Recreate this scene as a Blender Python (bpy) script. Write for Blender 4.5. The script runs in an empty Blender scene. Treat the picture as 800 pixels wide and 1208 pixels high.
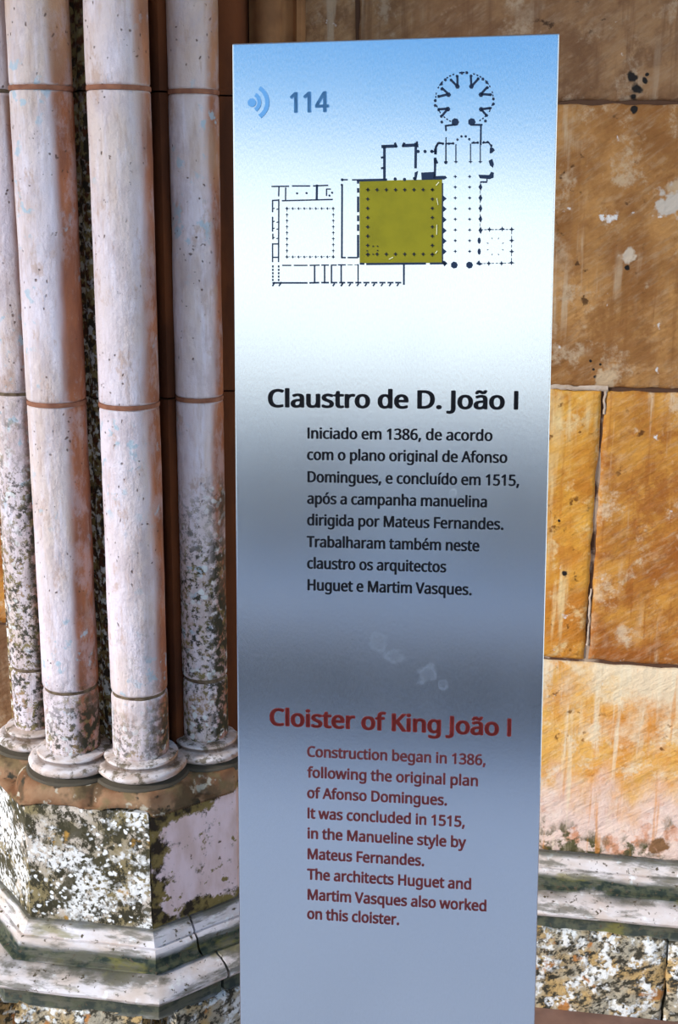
import bpy, bmesh, math, random, json
from mathutils import Vector, Matrix, noise
random.seed(4)
S = bpy.context.scene
C = S.collection

# ------------------------------------------------------------------ camera
F = 1470.0
def nz(v): return Vector(v).normalized()
down = nz((-52, 5526, F))                       # camera axes: x right, y down, z forward
left = nz((-10100, (-(52 * 10100) - F * F) / 5526, F))
ax, az = -left, -down
ay = az.cross(ax)
M = Matrix((ax, ay, az))                        # camera frame -> world
EYE = Vector((0, 0, 1.6))
cam = bpy.data.cameras.new('camera'); camo = bpy.data.objects.new('camera', cam); C.objects.link(camo)
cx, cy, cz = M @ Vector((1, 0, 0)), M @ Vector((0, -1, 0)), M @ Vector((0, 0, -1))
camo.matrix_world = Matrix(((cx.x, cy.x, cz.x, EYE.x), (cx.y, cy.y, cz.y, EYE.y), (cx.z, cy.z, cz.z, EYE.z), (0, 0, 0, 1)))
cam.sensor_fit = 'VERTICAL'; cam.sensor_height = 24.0; cam.lens = 24.0 * F / 1208.0; cam.clip_start = .02
S.camera = camo
def ray(px, py): return (M @ Vector((px - 400, py - 604, F))).normalized()

# ------------------------------------------------------------------ sky, sun, exposure
S.view_settings.view_transform = 'Standard'; S.view_settings.look = 'None'
S.view_settings.exposure = 0.0; S.view_settings.gamma = 1.0
W = bpy.data.worlds.new('sky'); S.world = W; W.use_nodes = True
wt = W.node_tree; wt.nodes.clear()
wo = wt.nodes.new('ShaderNodeOutputWorld'); wb = wt.nodes.new('ShaderNodeBackground')
tc = wt.nodes.new('ShaderNodeTexCoord'); sp = wt.nodes.new('ShaderNodeSeparateXYZ'); rp = wt.nodes.new('ShaderNodeValToRGB')
wn = wt.nodes.new('ShaderNodeTexNoise'); wn.inputs['Scale'].default_value = 2.5; wn.inputs['Detail'].default_value = 3
wa = wt.nodes.new('ShaderNodeMath'); wa.operation = 'MULTIPLY_ADD'; wa.inputs[1].default_value = .06
wt.links.new(tc.outputs['Generated'], sp.inputs[0]); wt.links.new(tc.outputs['Generated'], wn.inputs[0])
ws = wt.nodes.new('ShaderNodeMath'); ws.operation = 'SUBTRACT'; ws.inputs[1].default_value = .03
wt.links.new(wn.outputs[0], wa.inputs[0]); wt.links.new(sp.outputs[2], wa.inputs[2]); wt.links.new(wa.outputs[0], ws.inputs[0]); wt.links.new(ws.outputs[0], rp.inputs[0])
cr = rp.color_ramp     # white haze low over the roofs, blue sky above it
cr.elements[0].position = 0.0; cr.elements[0].color = (.80, .90, .95, 1)
cr.elements[1].position = 1.0; cr.elements[1].color = (.06, .22, .62, 1)
for p, c in ((.10, (.88, .96, 1.0, 1)), (.256, (.93, .99, 1.0, 1)), (.288, (.15, .41, .71, 1)), (.36, (.08, .28, .62, 1))):
    e = cr.elements.new(p); e.color = c
wb.inputs[1].default_value = 1.6
wt.links.new(rp.outputs[0], wb.inputs[0]); wt.links.new(wb.outputs[0], wo.inputs[0])
sun = bpy.data.lights.new('sun', 'SUN'); suno = bpy.data.objects.new('sun', sun); C.objects.link(suno)
sun.energy = 4.2; sun.angle = math.radians(10); sun.color = (1.0, .96, .97)
SAZ, SEL = math.radians(53), math.radians(21)   # low, veiled sun behind the camera's left shoulder
tosun = Vector((-math.sin(SAZ) * math.cos(SEL), -math.cos(SAZ) * math.cos(SEL), math.sin(SEL)))
suno.rotation_euler = tosun.to_track_quat('Z', 'Y').to_euler(); suno.location = (-6, -6, 5)
S.cycles.use_denoising = True
S.cycles.max_bounces = 6

# ------------------------------------------------------------------ helpers
class NT:
    """small wrapper for node materials; colours are linear"""
    def __init__(s, name, rough=.85, metal=0.0, spec=.25):
        s.m = bpy.data.materials.new(name); s.m.use_nodes = True; s.t = s.m.node_tree; s.t.nodes.clear()
        s.o = s.t.nodes.new('ShaderNodeOutputMaterial'); s.b = s.t.nodes.new('ShaderNodeBsdfPrincipled')
        s.t.links.new(s.b.outputs[0], s.o.inputs[0])
        s.b.inputs['Roughness'].default_value = rough; s.b.inputs['Metallic'].default_value = metal
        s.b.inputs['Specular IOR Level'].default_value = spec
        g = s.t.nodes.new('ShaderNodeNewGeometry'); s.P = g.outputs['Position']; s.Nn = g.outputs['Normal']
        x = s.t.nodes.new('ShaderNodeSeparateXYZ'); s.L(s.P, x.inputs[0]); s.X, s.Y, s.Z = x.outputs
        x = s.t.nodes.new('ShaderNodeSeparateXYZ'); s.L(s.Nn, x.inputs[0]); s.NX, s.NY, s.NZ = x.outputs
    def L(s, a, b): s.t.links.new(a, b)
    def put(s, v, sock):
        if hasattr(v, 'links'): s.L(v, sock)
        elif isinstance(v, (tuple, list)): sock.default_value = tuple(v) + ((1,) if len(v) == 3 and len(sock.default_value) == 4 else ())
        else: sock.default_value = v
    def math(s, op, a, b=0.0, clamp=False):
        n = s.t.nodes.new('ShaderNodeMath'); n.operation = op; n.use_clamp = clamp; s.put(a, n.inputs[0]); s.put(b, n.inputs[1]); return n.outputs[0]
    def vec(s, scale, rot=0.0, off=(0, 0, 0), warp=0.0, wscale=8):
        src = s.P
        if rot:
            r = s.t.nodes.new('ShaderNodeVectorRotate'); r.rotation_type = 'Y_AXIS'; r.inputs['Angle'].default_value = rot; s.L(src, r.inputs['Vector']); src = r.outputs[0]
        if warp:
            n = s.t.nodes.new('ShaderNodeTexNoise'); n.inputs['Scale'].default_value = wscale; s.L(src, n.inputs['Vector'])
            v = s.t.nodes.new('ShaderNodeVectorMath'); v.operation = 'MULTIPLY_ADD'; s.L(n.outputs['Color'], v.inputs[0]); v.inputs[1].default_value = (warp,) * 3; s.L(src, v.inputs[2]); src = v.outputs[0]
        m = s.t.nodes.new('ShaderNodeMapping'); m.inputs['Scale'].default_value = scale if isinstance(scale, tuple) else (scale,) * 3
        m.inputs['Location'].default_value = off; s.L(src, m.inputs['Vector']); return m.outputs[0]
    def noise(s, scale, lo=0.0, hi=1.0, detail=4, rough=.55, **k):
        n = s.t.nodes.new('ShaderNodeTexNoise'); n.inputs['Scale'].default_value = 1.0; n.inputs['Detail'].default_value = detail; n.inputs['Roughness'].default_value = rough
        s.L(s.vec(scale, **k), n.inputs['Vector']); return s.ss(n.outputs[0], lo, hi) if (lo, hi) != (0, 1) else n.outputs[0]
    def voro(s, scale, lo, hi, **k):
        n = s.t.nodes.new('ShaderNodeTexVoronoi'); n.inputs['Scale'].default_value = 1.0; s.L(s.vec(scale, **k), n.inputs['Vector']); return s.ss(n.outputs['Distance'], lo, hi)
    def ss(s, v, lo, hi):   # smoothstep lo->0 hi->1 (lo may exceed hi)
        n = s.t.nodes.new('ShaderNodeMapRange'); n.interpolation_type = 'SMOOTHSTEP'; s.put(v, n.inputs['Value'])
        a, b, c, d = (lo, hi, 0, 1) if lo < hi else (hi, lo, 1, 0)
        for i, q in zip((1, 2, 3, 4), (a, b, c, d)): n.inputs[i].default_value = q
        return n.outputs[0]
    def mix(s, f, a, b, mode='MIX'):
        n = s.t.nodes.new('ShaderNodeMix'); n.data_type = 'RGBA'; n.blend_type = mode; n.clamp_factor = True
        s.put(f, n.inputs[0]); s.put(a, n.inputs[6]); s.put(b, n.inputs[7]); return n.outputs[2]
    def mul(s, *a):
        r = a[0]
        for q in a[1:]: r = s.math('MULTIPLY', r, q)
        return r
    def inv(s, a): return s.math('SUBTRACT', 1.0, a)
    def spot(s, x, z, r, wob=.6):      # irregular stain of radius r at (x, z) on the wall
        dx = s.math('SUBTRACT', s.X, x); dz = s.math('SUBTRACT', s.Z, z)
        d = s.math('SQRT', s.math('ADD', s.mul(dx, dx), s.mul(dz, dz)))
        n = s.noise(60, detail=2); d = s.math('ADD', d, s.math('MULTIPLY', s.math('SUBTRACT', n, .5), r * wob * 2))
        return s.ss(d, r, r * .6)
    def done(s, col, bumps=(), rough=None):
        s.put(col, s.b.inputs['Base Color'])
        if rough is not None: s.put(rough, s.b.inputs['Roughness'])
        prev = None
        for h, st, dist in bumps:
            n = s.t.nodes.new('ShaderNodeBump'); n.inputs['Strength'].default_value = st; n.inputs['Distance'].default_value = dist; s.put(h, n.inputs['Height'])
            if prev: s.L(prev, n.inputs['Normal'])
            prev = n.outputs[0]
        if prev: s.L(prev, s.b.inputs['Normal'])
        return s.m

def link(name, me, m, parent=None, loc=None):
    o = bpy.data.objects.new(name, me); C.objects.link(o)
    if m is not None: me.materials.clear(); me.materials.append(m)
    if parent: o.parent = parent
    if loc: o.location = loc
    return o
def mesh(name, vs, fs, smooth=False):
    me = bpy.data.meshes.new(name); me.from_pydata([tuple(v) for v in vs], [], fs)
    bm = bmesh.new(); bm.from_mesh(me); bmesh.ops.recalc_face_normals(bm, faces=bm.faces)
    bm.to_mesh(me); bm.free()
    for p in me.polygons: p.use_smooth = smooth
    return me
def empty(name, loc, label=None, cat=None, group=None, kind=None):
    o = bpy.data.objects.new(name, None); C.objects.link(o); o.location = loc; o.empty_display_size = .1
    tag(o, label, cat, group, kind); return o
def tag(o, label=None, cat=None, group=None, kind=None):
    for k, v in (('label', label), ('category', cat), ('group', group), ('kind', kind)):
        if v: o[k] = v
    return o
def rel(me, o):       # mesh was written in world coordinates: move it into the frame of its parent at o
    me.transform(Matrix.Translation(-Vector(o))); return me
def box(a, b, bevel=0.0, seg=1):
    bm = bmesh.new(); bmesh.ops.create_cube(bm, size=1)
    for v in bm.verts: v.co = Vector([(a[i] + b[i]) / 2 + v.co[i] * (b[i] - a[i]) for i in range(3)])
    if bevel: bmesh.ops.bevel(bm, geom=bm.edges[:], offset=bevel, segments=seg, affect='EDGES', profile=.6)
    me = bpy.data.meshes.new('b'); bm.to_mesh(me); bm.free(); return me
def nzv(p, s, a, seed=0): return noise.noise(Vector(p) * s + Vector((seed * 7.3, seed * 3.1, seed))) * a
def stone_face(x0, x1, z0, z1, yf, depth, step=.02, amp=.003, edge=.006, seed=0, rag=.002):
    """dressed stone seen from -y: worn front face with rounded ragged arrises, sides and back"""
    nx = max(4, int((x1 - x0) / step)); ny = max(4, int((z1 - z0) / step)); vs = []; fs = []
    def fr(n):   # parameter with extra rows at the edges for the arris
        w = [0, .25, .6, 1.2]; t = [k for k in w] + [2 + i for i in range(max(1, n - 3))]; tot = t[-1] + 2
        return [q / tot for q in t] + [1 - q / tot for q in reversed(w)]
    us, ws_ = fr(nx), fr(ny)
    for j, w in enumerate(ws_):
        for i, u in enumerate(us):
            x = x0 + (x1 - x0) * u; z = z0 + (z1 - z0) * w
            d = min(u * (x1 - x0), (1 - u) * (x1 - x0), w * (z1 - z0), (1 - w) * (z1 - z0))
            y = yf + edge * math.exp(-d / (edge * .6)) + nzv((x, 0, z), 6, amp, seed) + nzv((x, 0, z), 28, amp * .5, seed)
            if i in (0, len(us) - 1): x += nzv((x, 0, z), 30, rag, seed + 5)
            if j in (0, len(ws_) - 1): z += nzv((x, 0, z), 30, rag, seed + 9)
            vs.append((x, y, z))
    n1 = len(us); n2 = len(ws_)
    for j in range(n2 - 1):
        for i in range(n1 - 1): a = j * n1 + i; fs.append((a, a + 1, a + n1 + 1, a + n1))
    ring = [i for i in range(n1)] + [j * n1 + n1 - 1 for j in range(1, n2)] + [(n2 - 1) * n1 + i for i in range(n1 - 2, -1, -1)] + [j * n1 for j in range(n2 - 2, 0, -1)]
    b = len(vs)
    for k in ring: vs.append((vs[k][0], yf + depth, vs[k][2]))
    m = len(ring)
    for k in range(m): fs.append((ring[k], ring[(k + 1) % m], b + (k + 1) % m, b + k))
    fs.append(tuple(range(b, b + m)))
    return mesh('stone', vs, fs, True)
def offset_path(path, p):
    """offset an open plan polyline outwards (to its right-hand side walking along it) by p, mitred"""
    out = []
    n = len(path)
    for i in range(n):
        ds = []
        if i > 0: ds.append((Vector(path[i]) - Vector(path[i - 1])).normalized())
        if i < n - 1: ds.append((Vector(path[i + 1]) - Vector(path[i])).normalized())
        ns = [Vector((d.y, -d.x)) for d in ds]
        if len(ns) == 1: o = ns[0] * p
        else: b = (ns[0] + ns[1]).normalized(); o = b * (p / max(.3, b.dot(ns[0])))
        out.append(Vector(path[i]) + o)
    return out
def sweep(profile, path, step=.02, amp=.0012, seed=0, back=-.05, smooth=False):
    """moulding: profile [(p, z)] swept along a plan path; closed at the back and the ends"""
    prof = list(profile); prof = [(back, prof[0][1])] + prof + [(back, prof[-1][1])]
    rails = [offset_path(path, p) for p, z in prof]
    cols = []
    for i in range(len(path) - 1):
        L = (Vector(path[i + 1]) - Vector(path[i])).length; k = max(1, int(L / step))
        for q in range(k + (1 if i == len(path) - 2 else 0)):
            t = q / k; c = []
            for (p, z), r in zip(prof, rails):
                v = r[i].lerp(r[i + 1], t); w = Vector((v.x, v.y, z))
                if p != back:
                    w += Vector((noise.noise(w * 18 + Vector((seed, 0, 0))), noise.noise(w * 18 + Vector((0, seed + 5, 0))), noise.noise(w * 22 + Vector((0, 0, seed + 9))))) * amp
                c.append(w)
            cols.append(c)
    n = len(prof); vs = [v for c in cols for v in c]; fs = []
    for i in range(len(cols) - 1):
        for j in range(n): a = i * n + j; b = i * n + (j + 1) % n; fs.append((a, b, b + n, a + n))
    fs.append(tuple(range(n))); fs.append(tuple(range(len(vs) - n, len(vs))))
    me = mesh('moulding', vs, fs, True)
    me.set_sharp_from_angle(angle=math.radians(28)) if hasattr(me, 'set_sharp_from_angle') else None
    return me
def lathe(prof, seg=56, amp=0.0, seed=0, cap=True):
    vs = []; fs = []
    for r, z in prof:
        for k in range(seg):
            a = 2 * math.pi * k / seg; q = Vector((math.cos(a), math.sin(a), 0)); rr = r
            if amp: rr += noise.noise(Vector((q.x * 1.5 + seed, q.y * 1.5, z * 9))) * amp + noise.noise(Vector((q.x * 5, q.y * 5 + seed, z * 60))) * amp * .5
            vs.append((q.x * rr, q.y * rr, z))
    n = len(prof)
    for j in range(n - 1):
        for k in range(seg): fs.append((j * seg + k, j * seg + (k + 1) % seg, (j + 1) * seg + (k + 1) % seg, (j + 1) * seg + k))
    if cap: fs.append(tuple(range(seg))); fs.append(tuple(range((n - 1) * seg, n * seg)))
    me = mesh('lathe', vs, fs, True)
    me.set_sharp_from_angle(angle=math.radians(40)); return me

# ------------------------------------------------------------------ materials
def shaft_stone(name, moss_top, warm=.7, seed=0, e0=.45):
    n = NT(name, .8); o = (seed * 3.7, seed * 1.9, seed * 2.3)
    pale = n.mix(n.noise((9, 9, 4), .35, .65, off=o), (.79, .71, .75), (.74, .62, .56))
    pale = n.mix(n.noise((60, 60, 7), .45, .75, off=o, detail=5), pale, (.86, .80, .86))
    pale = n.mix(n.mul(n.noise((90, 90, 14), .55, .75, off=o), .45), pale, (.50, .34, .26))
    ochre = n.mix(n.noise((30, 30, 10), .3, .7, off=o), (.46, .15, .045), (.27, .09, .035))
    edge = n.ss(n.math('ADD', n.NX, n.math('MULTIPLY', n.math('SUBTRACT', n.noise((12, 12, 3), off=o), .5), .5)), e0, e0 + .32)  # right-hand sides turned orange-brown by normal: shade and warm bounce painted in
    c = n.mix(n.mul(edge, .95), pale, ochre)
    c = n.mix(n.mul(n.noise((45, 45, 9), .52, .70, off=(o[0], 6, 6), detail=8, rough=.7), .55), c, (.52, .36, .28))
    up = n.ss(n.math('ADD', n.Z, n.noise(7, off=o)), 2.05, 2.55)
    c = n.mix(n.mul(up, warm), c, (.58, .38, .23))
    c = n.mix(n.mul(n.noise((20, 20, 12), .48, .62, off=(o[0], 2, 8), detail=9, rough=.72), .5), c, (.56, .46, .46))
    c = n.mix(n.mul(n.noise((28, 28, 14), .56, .66, off=(o[0], 12, 8), detail=9, rough=.72), .6), c, (.52, .34, .24))
    # blue-grey lichen
    bl = n.mul(n.noise(42, .57, .64, off=o, detail=6), n.noise(5, .49, .60, off=(o[0] + 4, 1, 2)))
    c = n.mix(n.mul(bl, .75), c, (.42, .58, .66))
    # lichen and moss that climb from the foot
    h = n.math('ADD', n.Z, n.math('MULTIPLY', n.math('SUBTRACT', n.noise(9, off=o), .5), .7))
    zone = n.ss(h, moss_top + .12, moss_top - .22)
    olive = n.mix(n.noise(40, .42, .62, off=o), (.035, .035, .018), (.26, .21, .07))
    olive = n.mix(n.noise(22, .55, .66, off=o), olive, (.40, .26, .13))
    specks = n.noise(95, .49, .55, off=o, detail=7, rough=.75)
    c = n.mix(n.mul(zone, specks, .95), c, olive)
    white = n.mul(n.inv(n.voro(62, .25, .40, warp=.016, wscale=60, off=o)), n.noise(14, .44, .56, off=(o[0], 3, 9)))
    c = n.mix(n.mul(zone, white), c, (.84, .86, .84))
    # dark lichen on the sheltered left-back flank
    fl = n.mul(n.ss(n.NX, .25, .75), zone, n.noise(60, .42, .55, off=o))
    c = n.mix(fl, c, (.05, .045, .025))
    pit = n.mul(n.voro((80, 80, 55), .16, .07, warp=.02, wscale=40, off=o), n.noise(10, .47, .55, off=o, detail=5))
    pit = n.math('MAXIMUM', pit, n.mul(n.noise(130, .70, .74, detail=2, off=o), n.noise(11, .5, .6, off=o)))
    c = n.mix(n.mul(pit, .8), c, (.16, .09, .06))
    return n.done(c, ((n.noise((120, 120, 30), off=o, detail=6), .5, .004), (n.noise(38, off=o, detail=8, rough=.65), .6, .009), (n.inv(pit), .8, .004), (n.mul(zone, specks), .5, .002)))
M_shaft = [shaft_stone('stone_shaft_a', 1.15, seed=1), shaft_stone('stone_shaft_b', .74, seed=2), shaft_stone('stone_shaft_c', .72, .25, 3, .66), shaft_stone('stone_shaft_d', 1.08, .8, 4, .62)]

def lichen_stone(name, seed=0, pink=False):
    n = NT(name, .9); o = (seed * 2.7, seed, seed * 1.3)
    if pink:
        c = n.mix(n.noise((30, 30, 12), .35, .65, off=o), (.88, .71, .72), (.72, .54, .50))
        m = n.math('ADD', n.noise(16, off=o, detail=9, rough=.7), n.math('MULTIPLY', n.ss(n.Z, .485, .535), .25))
        m = n.math('ADD', m, n.math('MULTIPLY', n.ss(n.Z, .345, .31), .22))
        m = n.math('ADD', m, n.math('MULTIPLY', n.ss(n.X, -.585, -.615), .22))
        m = n.ss(m, .58, .66); m = n.math('MAXIMUM', m, n.noise(45, .60, .66, off=o, detail=6))
        dark = n.mix(n.noise(45, .42, .6, off=o), (.035, .025, .015), (.24, .18, .06))
        c = n.mix(m, c, dark)
        c = n.mix(n.noise(70, .64, .70, off=o), c, (.16, .1, .07))
    else:
        c = n.mix(n.noise(14, .4, .6, off=o, detail=7), (.26, .21, .10), (.62, .55, .46))
        c = n.mix(n.noise((48, 48, 34), .47, .54, off=o, detail=9, rough=.78), c, (.045, .04, .022))
        c = n.mix(n.mul(n.noise(10, .52, .56, off=(2, 3, o[2]), detail=9, rough=.7), .9), c, (.055, .05, .025))
        c = n.mix(n.mul(n.noise(11, .51, .58, off=o, detail=9, rough=.65), n.noise(110, .42, .52, off=o, detail=6)), c, (.80, .81, .78))
        c = n.mix(n.mul(n.inv(n.voro(85, .22, .36, warp=.014, wscale=70, off=o)), n.noise(12, .42, .52, off=(3, o[1], 1))), c, (.88, .90, .88))
        c = n.mix(n.noise(18, .62, .70, off=(o[0], 8, 2)), c, (.48, .27, .06))
    return n.done(c, ((n.noise(40, off=o, detail=6), .6, .006), (n.noise(110, off=o, detail=4), .4, .003)))
M_blockL = lichen_stone('stone_block_lichen', 1); M_blockR = lichen_stone('stone_block_pink', 2, True)

def mould_stone(name, seed=0, tint=(.74, .70, .68)):
    n = NT(name, .85); o = (seed * 2.1, seed * 1.7, seed)
    c = n.mix(n.noise((14, 14, 30), .35, .65, off=o), tint, (.62, .53, .46))
    c = n.mix(n.noise(50, .58, .7, off=o), c, (.82, .82, .80))
    zz = n.math('ADD', n.Z, n.math('MULTIPLY', n.math('SUBTRACT', n.noise((9, 9, 40), off=o, detail=5), .5), .022))
    b1 = n.mul(n.ss(zz, .275, .262), n.ss(zz, .236, .246)); b2 = n.mul(n.ss(zz, .216, .208), n.ss(zz, .16, .178))
    b3 = n.mul(n.ss(zz, .296, .303), .8)
    green = n.mix(n.noise(60, .4, .6, off=o), (.022, .035, .027), (.075, .085, .05))
    br = n.mul(b1, n.noise((8, 8, 20), .26, .42, off=(o[0], 5, 5), detail=7))
    c = n.mix(br, c, green); c = n.mix(n.mul(b2, .97), c, green); c = n.mix(b3, c, green)
    c = n.mix(n.mul(n.noise((8, 8, 30), .58, .68, off=(9, o[1], 3)), .7), c, (.22, .20, .05))
    c = n.mix(n.mul(n.noise((10, 10, 55), .50, .62, off=(2, o[1], 8), detail=8, rough=.65), .8), c, (.13, .125, .09))
    c = n.mix(n.noise(90, .60, .68, off=o, detail=5), c, (.10, .08, .05))
    return n.done(c, ((n.noise(60, off=o, detail=5), .4, .003),))
M_mould = mould_stone('stone_moulding', 1); M_mould2 = mould_stone('stone_moulding_pier', 3, (.76, .73, .74))

def ring_stone():
    n = NT('stone_ring', .85)
    c = n.mix(n.noise((25, 25, 60), .35, .65), (.80, .75, .74), (.60, .48, .40))
    c = n.mix(n.mul(n.noise(45, .50, .60, detail=8, rough=.7), .9), c, (.15, .12, .07))
    c = n.mix(n.mul(n.ss(n.NX, .55, .9), .7), c, (.42, .22, .12))  # right flank browned by normal, shaded side painted as on the shafts
    zz = n.math('ADD', n.Z, n.math('MULTIPLY', n.math('SUBTRACT', n.noise(20), .5), .008))
    c = n.mix(n.ss(zz, .575, .571), c, (.10, .085, .06))
    c = n.mix(n.mul(n.ss(zz, .589, .592), n.ss(zz, .599, .595), .8), c, (.14, .09, .06))
    return n.done(c, ((n.noise(90, detail=5), .4, .002),))
M_ring = ring_stone()
def weather_stone():
    n = NT('stone_weathering', .8)
    c = n.mix(n.noise(14, .35, .65), (.22, .10, .045), (.36, .22, .12))
    c = n.mix(n.noise(20, .50, .60, off=(4, 2, 2)), c, (.22, .15, .07))
    c = n.mix(n.noise(24, .56, .62, off=(1, 7, 2), detail=6), c, (.03, .03, .02))
    c = n.mix(n.mul(n.noise(15, .50, .60, off=(6, 1, 2), detail=8), .8), c, (.09, .06, .03))
    c = n.mix(n.noise(34, .60, .66, off=(1, 7, 9)), c, (.50, .45, .34))
    return n.done(c, ((n.noise(35, detail=6), .5, .006),))
M_weather = weather_stone()
def core_stone():
    n = NT('stone_core', .9)
    c = n.mix(n.noise((18, 18, 5), .35, .65), (.15, .045, .013), (.08, .026, .010))  # stone darkened so its colour carries the deep shade between the shafts
    zone = n.ss(n.math('ADD', n.Z, n.math('MULTIPLY', n.noise(6), .5)), 2.2, 1.3)
    c = n.mix(n.mul(n.ss(n.X, -.675, -.69), n.noise(70, .42, .58, detail=7)), c, (.30, .23, .09))
    c = n.mix(n.mul(zone, n.noise(80, .5, .58), n.ss(n.X, -.675, -.69)), c, (.78, .78, .72))
    c = n.mix(n.mul(n.ss(n.X, -.675, -.69), n.noise(60, .52, .60, off=(3, 3, 3))), c, (.05, .035, .02))
    return n.done(c, ((n.noise(70, detail=5), .5, .004),))
M_core = core_stone()

def wall_stone(name, base, deep, pale, paleamt, seed=0, marks=(), foot=None):
    n = NT(name, .82); o = (seed * 3.1, seed * .7, seed * 2.2)
    c = n.mix(n.noise(6, .35, .65, off=o, detail=8, rough=.65), base, deep)
    c = n.mix(n.mul(n.noise((20, 20, 70), .40, .75, rot=.55, off=o, detail=8, rough=.65), .5), c, deep)          # diagonal tooling
    c = n.mix(n.mul(n.noise((30, 30, 110), .45, .75, rot=.62, off=(o[0], 4, 4), detail=8, rough=.65), .3), c, pale)
    c = n.mix(n.mul(n.noise(11, .50, .62, off=(7, o[1], 1), detail=9, rough=.7), .75), c, deep)
    c = n.mix(n.mul(n.noise(17, .54, .66, off=(7, 3, o[2]), detail=9, rough=.7), .7), c, pale)
    if foot:      # salts draw the colour out of the stone towards the base course
        h = n.math('ADD', n.Z, n.math('MULTIPLY', n.math('SUBTRACT', n.noise((14, 14, 7), off=o, detail=8, rough=.65), .5), .35))
        c = n.mix(n.mul(n.ss(h, .52, .38), .8), c, foot)
        c = n.mix(n.mul(n.ss(h, .44, .34), n.noise(30, .50, .62, detail=6), .8), c, (.60, .22, .08))
        c = n.mix(n.mul(n.ss(h, .375, .31), n.noise(40, .44, .54, off=(3, 3, 3), detail=6)), c, (.10, .09, .035))
    c = n.mix(n.mul(n.noise(3.4, paleamt, paleamt + .14, off=(o[0], 7, 1), detail=9, rough=.68), .85), c, pale)
    runs = n.mul(n.noise((48, 48, 3.2), .50, .66, off=o, detail=6), n.noise(3.6, .44, .56, off=(1, 1, o[2])))
    c = n.mix(n.mul(runs, .8), c, pale)
    c = n.mix(n.mul(n.noise((60, 60, 4), .56, .68, off=(o[0], 9, 9), detail=6), .6), c, deep)
    c = n.mix(n.mul(n.noise(55, .62, .70, off=o, detail=4), n.noise(7, .5, .6, off=(2, o[1], 4)), .9), c, tuple(q * .3 for q in deep))
    c = n.mix(n.noise(26, .69, .74, off=o), c, (.78, .74, .68))
    for (x, z, r, col) in marks: c = n.mix(n.spot(x, z, r, 1.0), c, col)
    return n, c, o
def wall_done(a):
    n, c, o = a
    return n.done(c, ((n.noise((16, 16, 85), rot=.58, off=o, detail=6), .55, .006), (n.noise(30, off=o, detail=8, rough=.65), .5, .010), (n.noise(160, off=o, detail=3), .35, .002)))
BLK = (.015, .012, .01)
M_wall = {
 'brown': wall_done(wall_stone('stone_brown', (.36, .20, .09), (.17, .08, .035), (.46, .34, .22), .56, 1, ((.150, 1.775, .010, BLK), (.160, 1.755, .011, BLK), (.158, 1.742, .009, BLK), (.174, 1.768, .006, BLK), (.178, 1.778, .004, BLK)))),
 'tan':   wall_done(wall_stone('stone_tan', (.57, .29, .09), (.28, .115, .03), (.60, .45, .28), .53, 2, ((.160, 1.722, .007, BLK), (.165, 1.456, .005, BLK), (.166, 1.478, .014, (.62, .5, .36)), (.118, 1.275, .004, BLK), (.130, 1.285, .003, BLK), (.112, 1.290, .003, BLK), (.122, 1.262, .004, BLK), (.140, 1.255, .022, (.60, .42, .24)), (.23, 1.567, .03, (.58, .5, .4))))),
 'gold':  wall_done(wall_stone('stone_gold', (.84, .43, .06), (.56, .20, .02), (.88, .66, .32), .58, 3, ((.088, .889, .006, BLK), (.072, .99, .003, BLK)))),
 'amber': wall_done(wall_stone('stone_amber', (.70, .33, .055), (.36, .11, .015), (.78, .60, .38), .60, 4)),
 'cream': wall_done(wall_stone('stone_cream', (.84, .48, .11), (.70, .27, .04), (.88, .74, .50), .50, 5, ((.304, .335, .022, (.24, .12, .05)),), foot=(.86, .70, .62))),
}
def plain(name, col, rough=.8, metal=0.0, col2=None, sc=20, bump=.3):
    n = NT(name, rough, metal)
    return n.done(n.mix(n.noise(sc, .3, .7), col, col2 or tuple(q * .8 for q in col)), ((n.noise(sc * 2.5), bump, .003),))
def mortar():
    n = NT('mortar', .95)
    c = n.mix(n.mul(n.noise(18, .50, .60, detail=5), n.ss(n.X, .20, .10), n.ss(n.Z, 1.5, 1.3)), (.10, .05, .028), (.62, .48, .34))
    return n.done(c, ((n.noise(80, detail=5), .6, .004),))
M_mortar = mortar(); M_joint = plain('mortar_red', (.36, .16, .09), .9, col2=(.24, .10, .06), sc=70)
M_jointd = plain('mortar_dark', (.09, .06, .04), .9, col2=(.2, .15, .09), sc=90)
def rough_stone():
    n = NT('stone_rough_footing', .9)
    c = n.mix(n.noise(16, .4, .6), (.50, .34, .14), (.42, .38, .28))
    c = n.mix(n.noise((50, 50, 80), .46, .56, rot=.5, detail=8, rough=.7), c, (.05, .045, .03))
    c = n.mix(n.mul(n.noise(26, .50, .58, off=(2, 2, 2), detail=6), n.noise(90, .42, .52, detail=5)), c, (.80, .82, .78))
    c = n.mix(n.noise(26, .60, .68, off=(5, 2, 2)), c, (.45, .20, .06))
    return n.done(c, ((n.noise(40, detail=6), .8, .012),))
M_rough = rough_stone()
M_floor = plain('paving_red_brown', (.30, .17, .12), .75, col2=(.20, .115, .085), sc=12)
M_floor2 = plain('paving_pale', (.58, .62, .68), .7, col2=(.46, .50, .56), sc=3)
M_env = plain('limestone_pale', (.50, .42, .32), .85, col2=(.36, .29, .21), sc=3)
M_env2 = plain('limestone_far', (.82, .74, .68), .85, col2=(.70, .63, .58), sc=1.5)
M_dark = plain('shadowed_interior_stone', (.10, .085, .07), .9)  # dark colour stands for the shaded inner face of the parapet
M_gravel = plain('gravel', (.60, .58, .57), .95, col2=(.46, .45, .44), sc=.4)
M_roof = plain('roof_tile', (.40, .20, .12), .9, sc=4)

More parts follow.
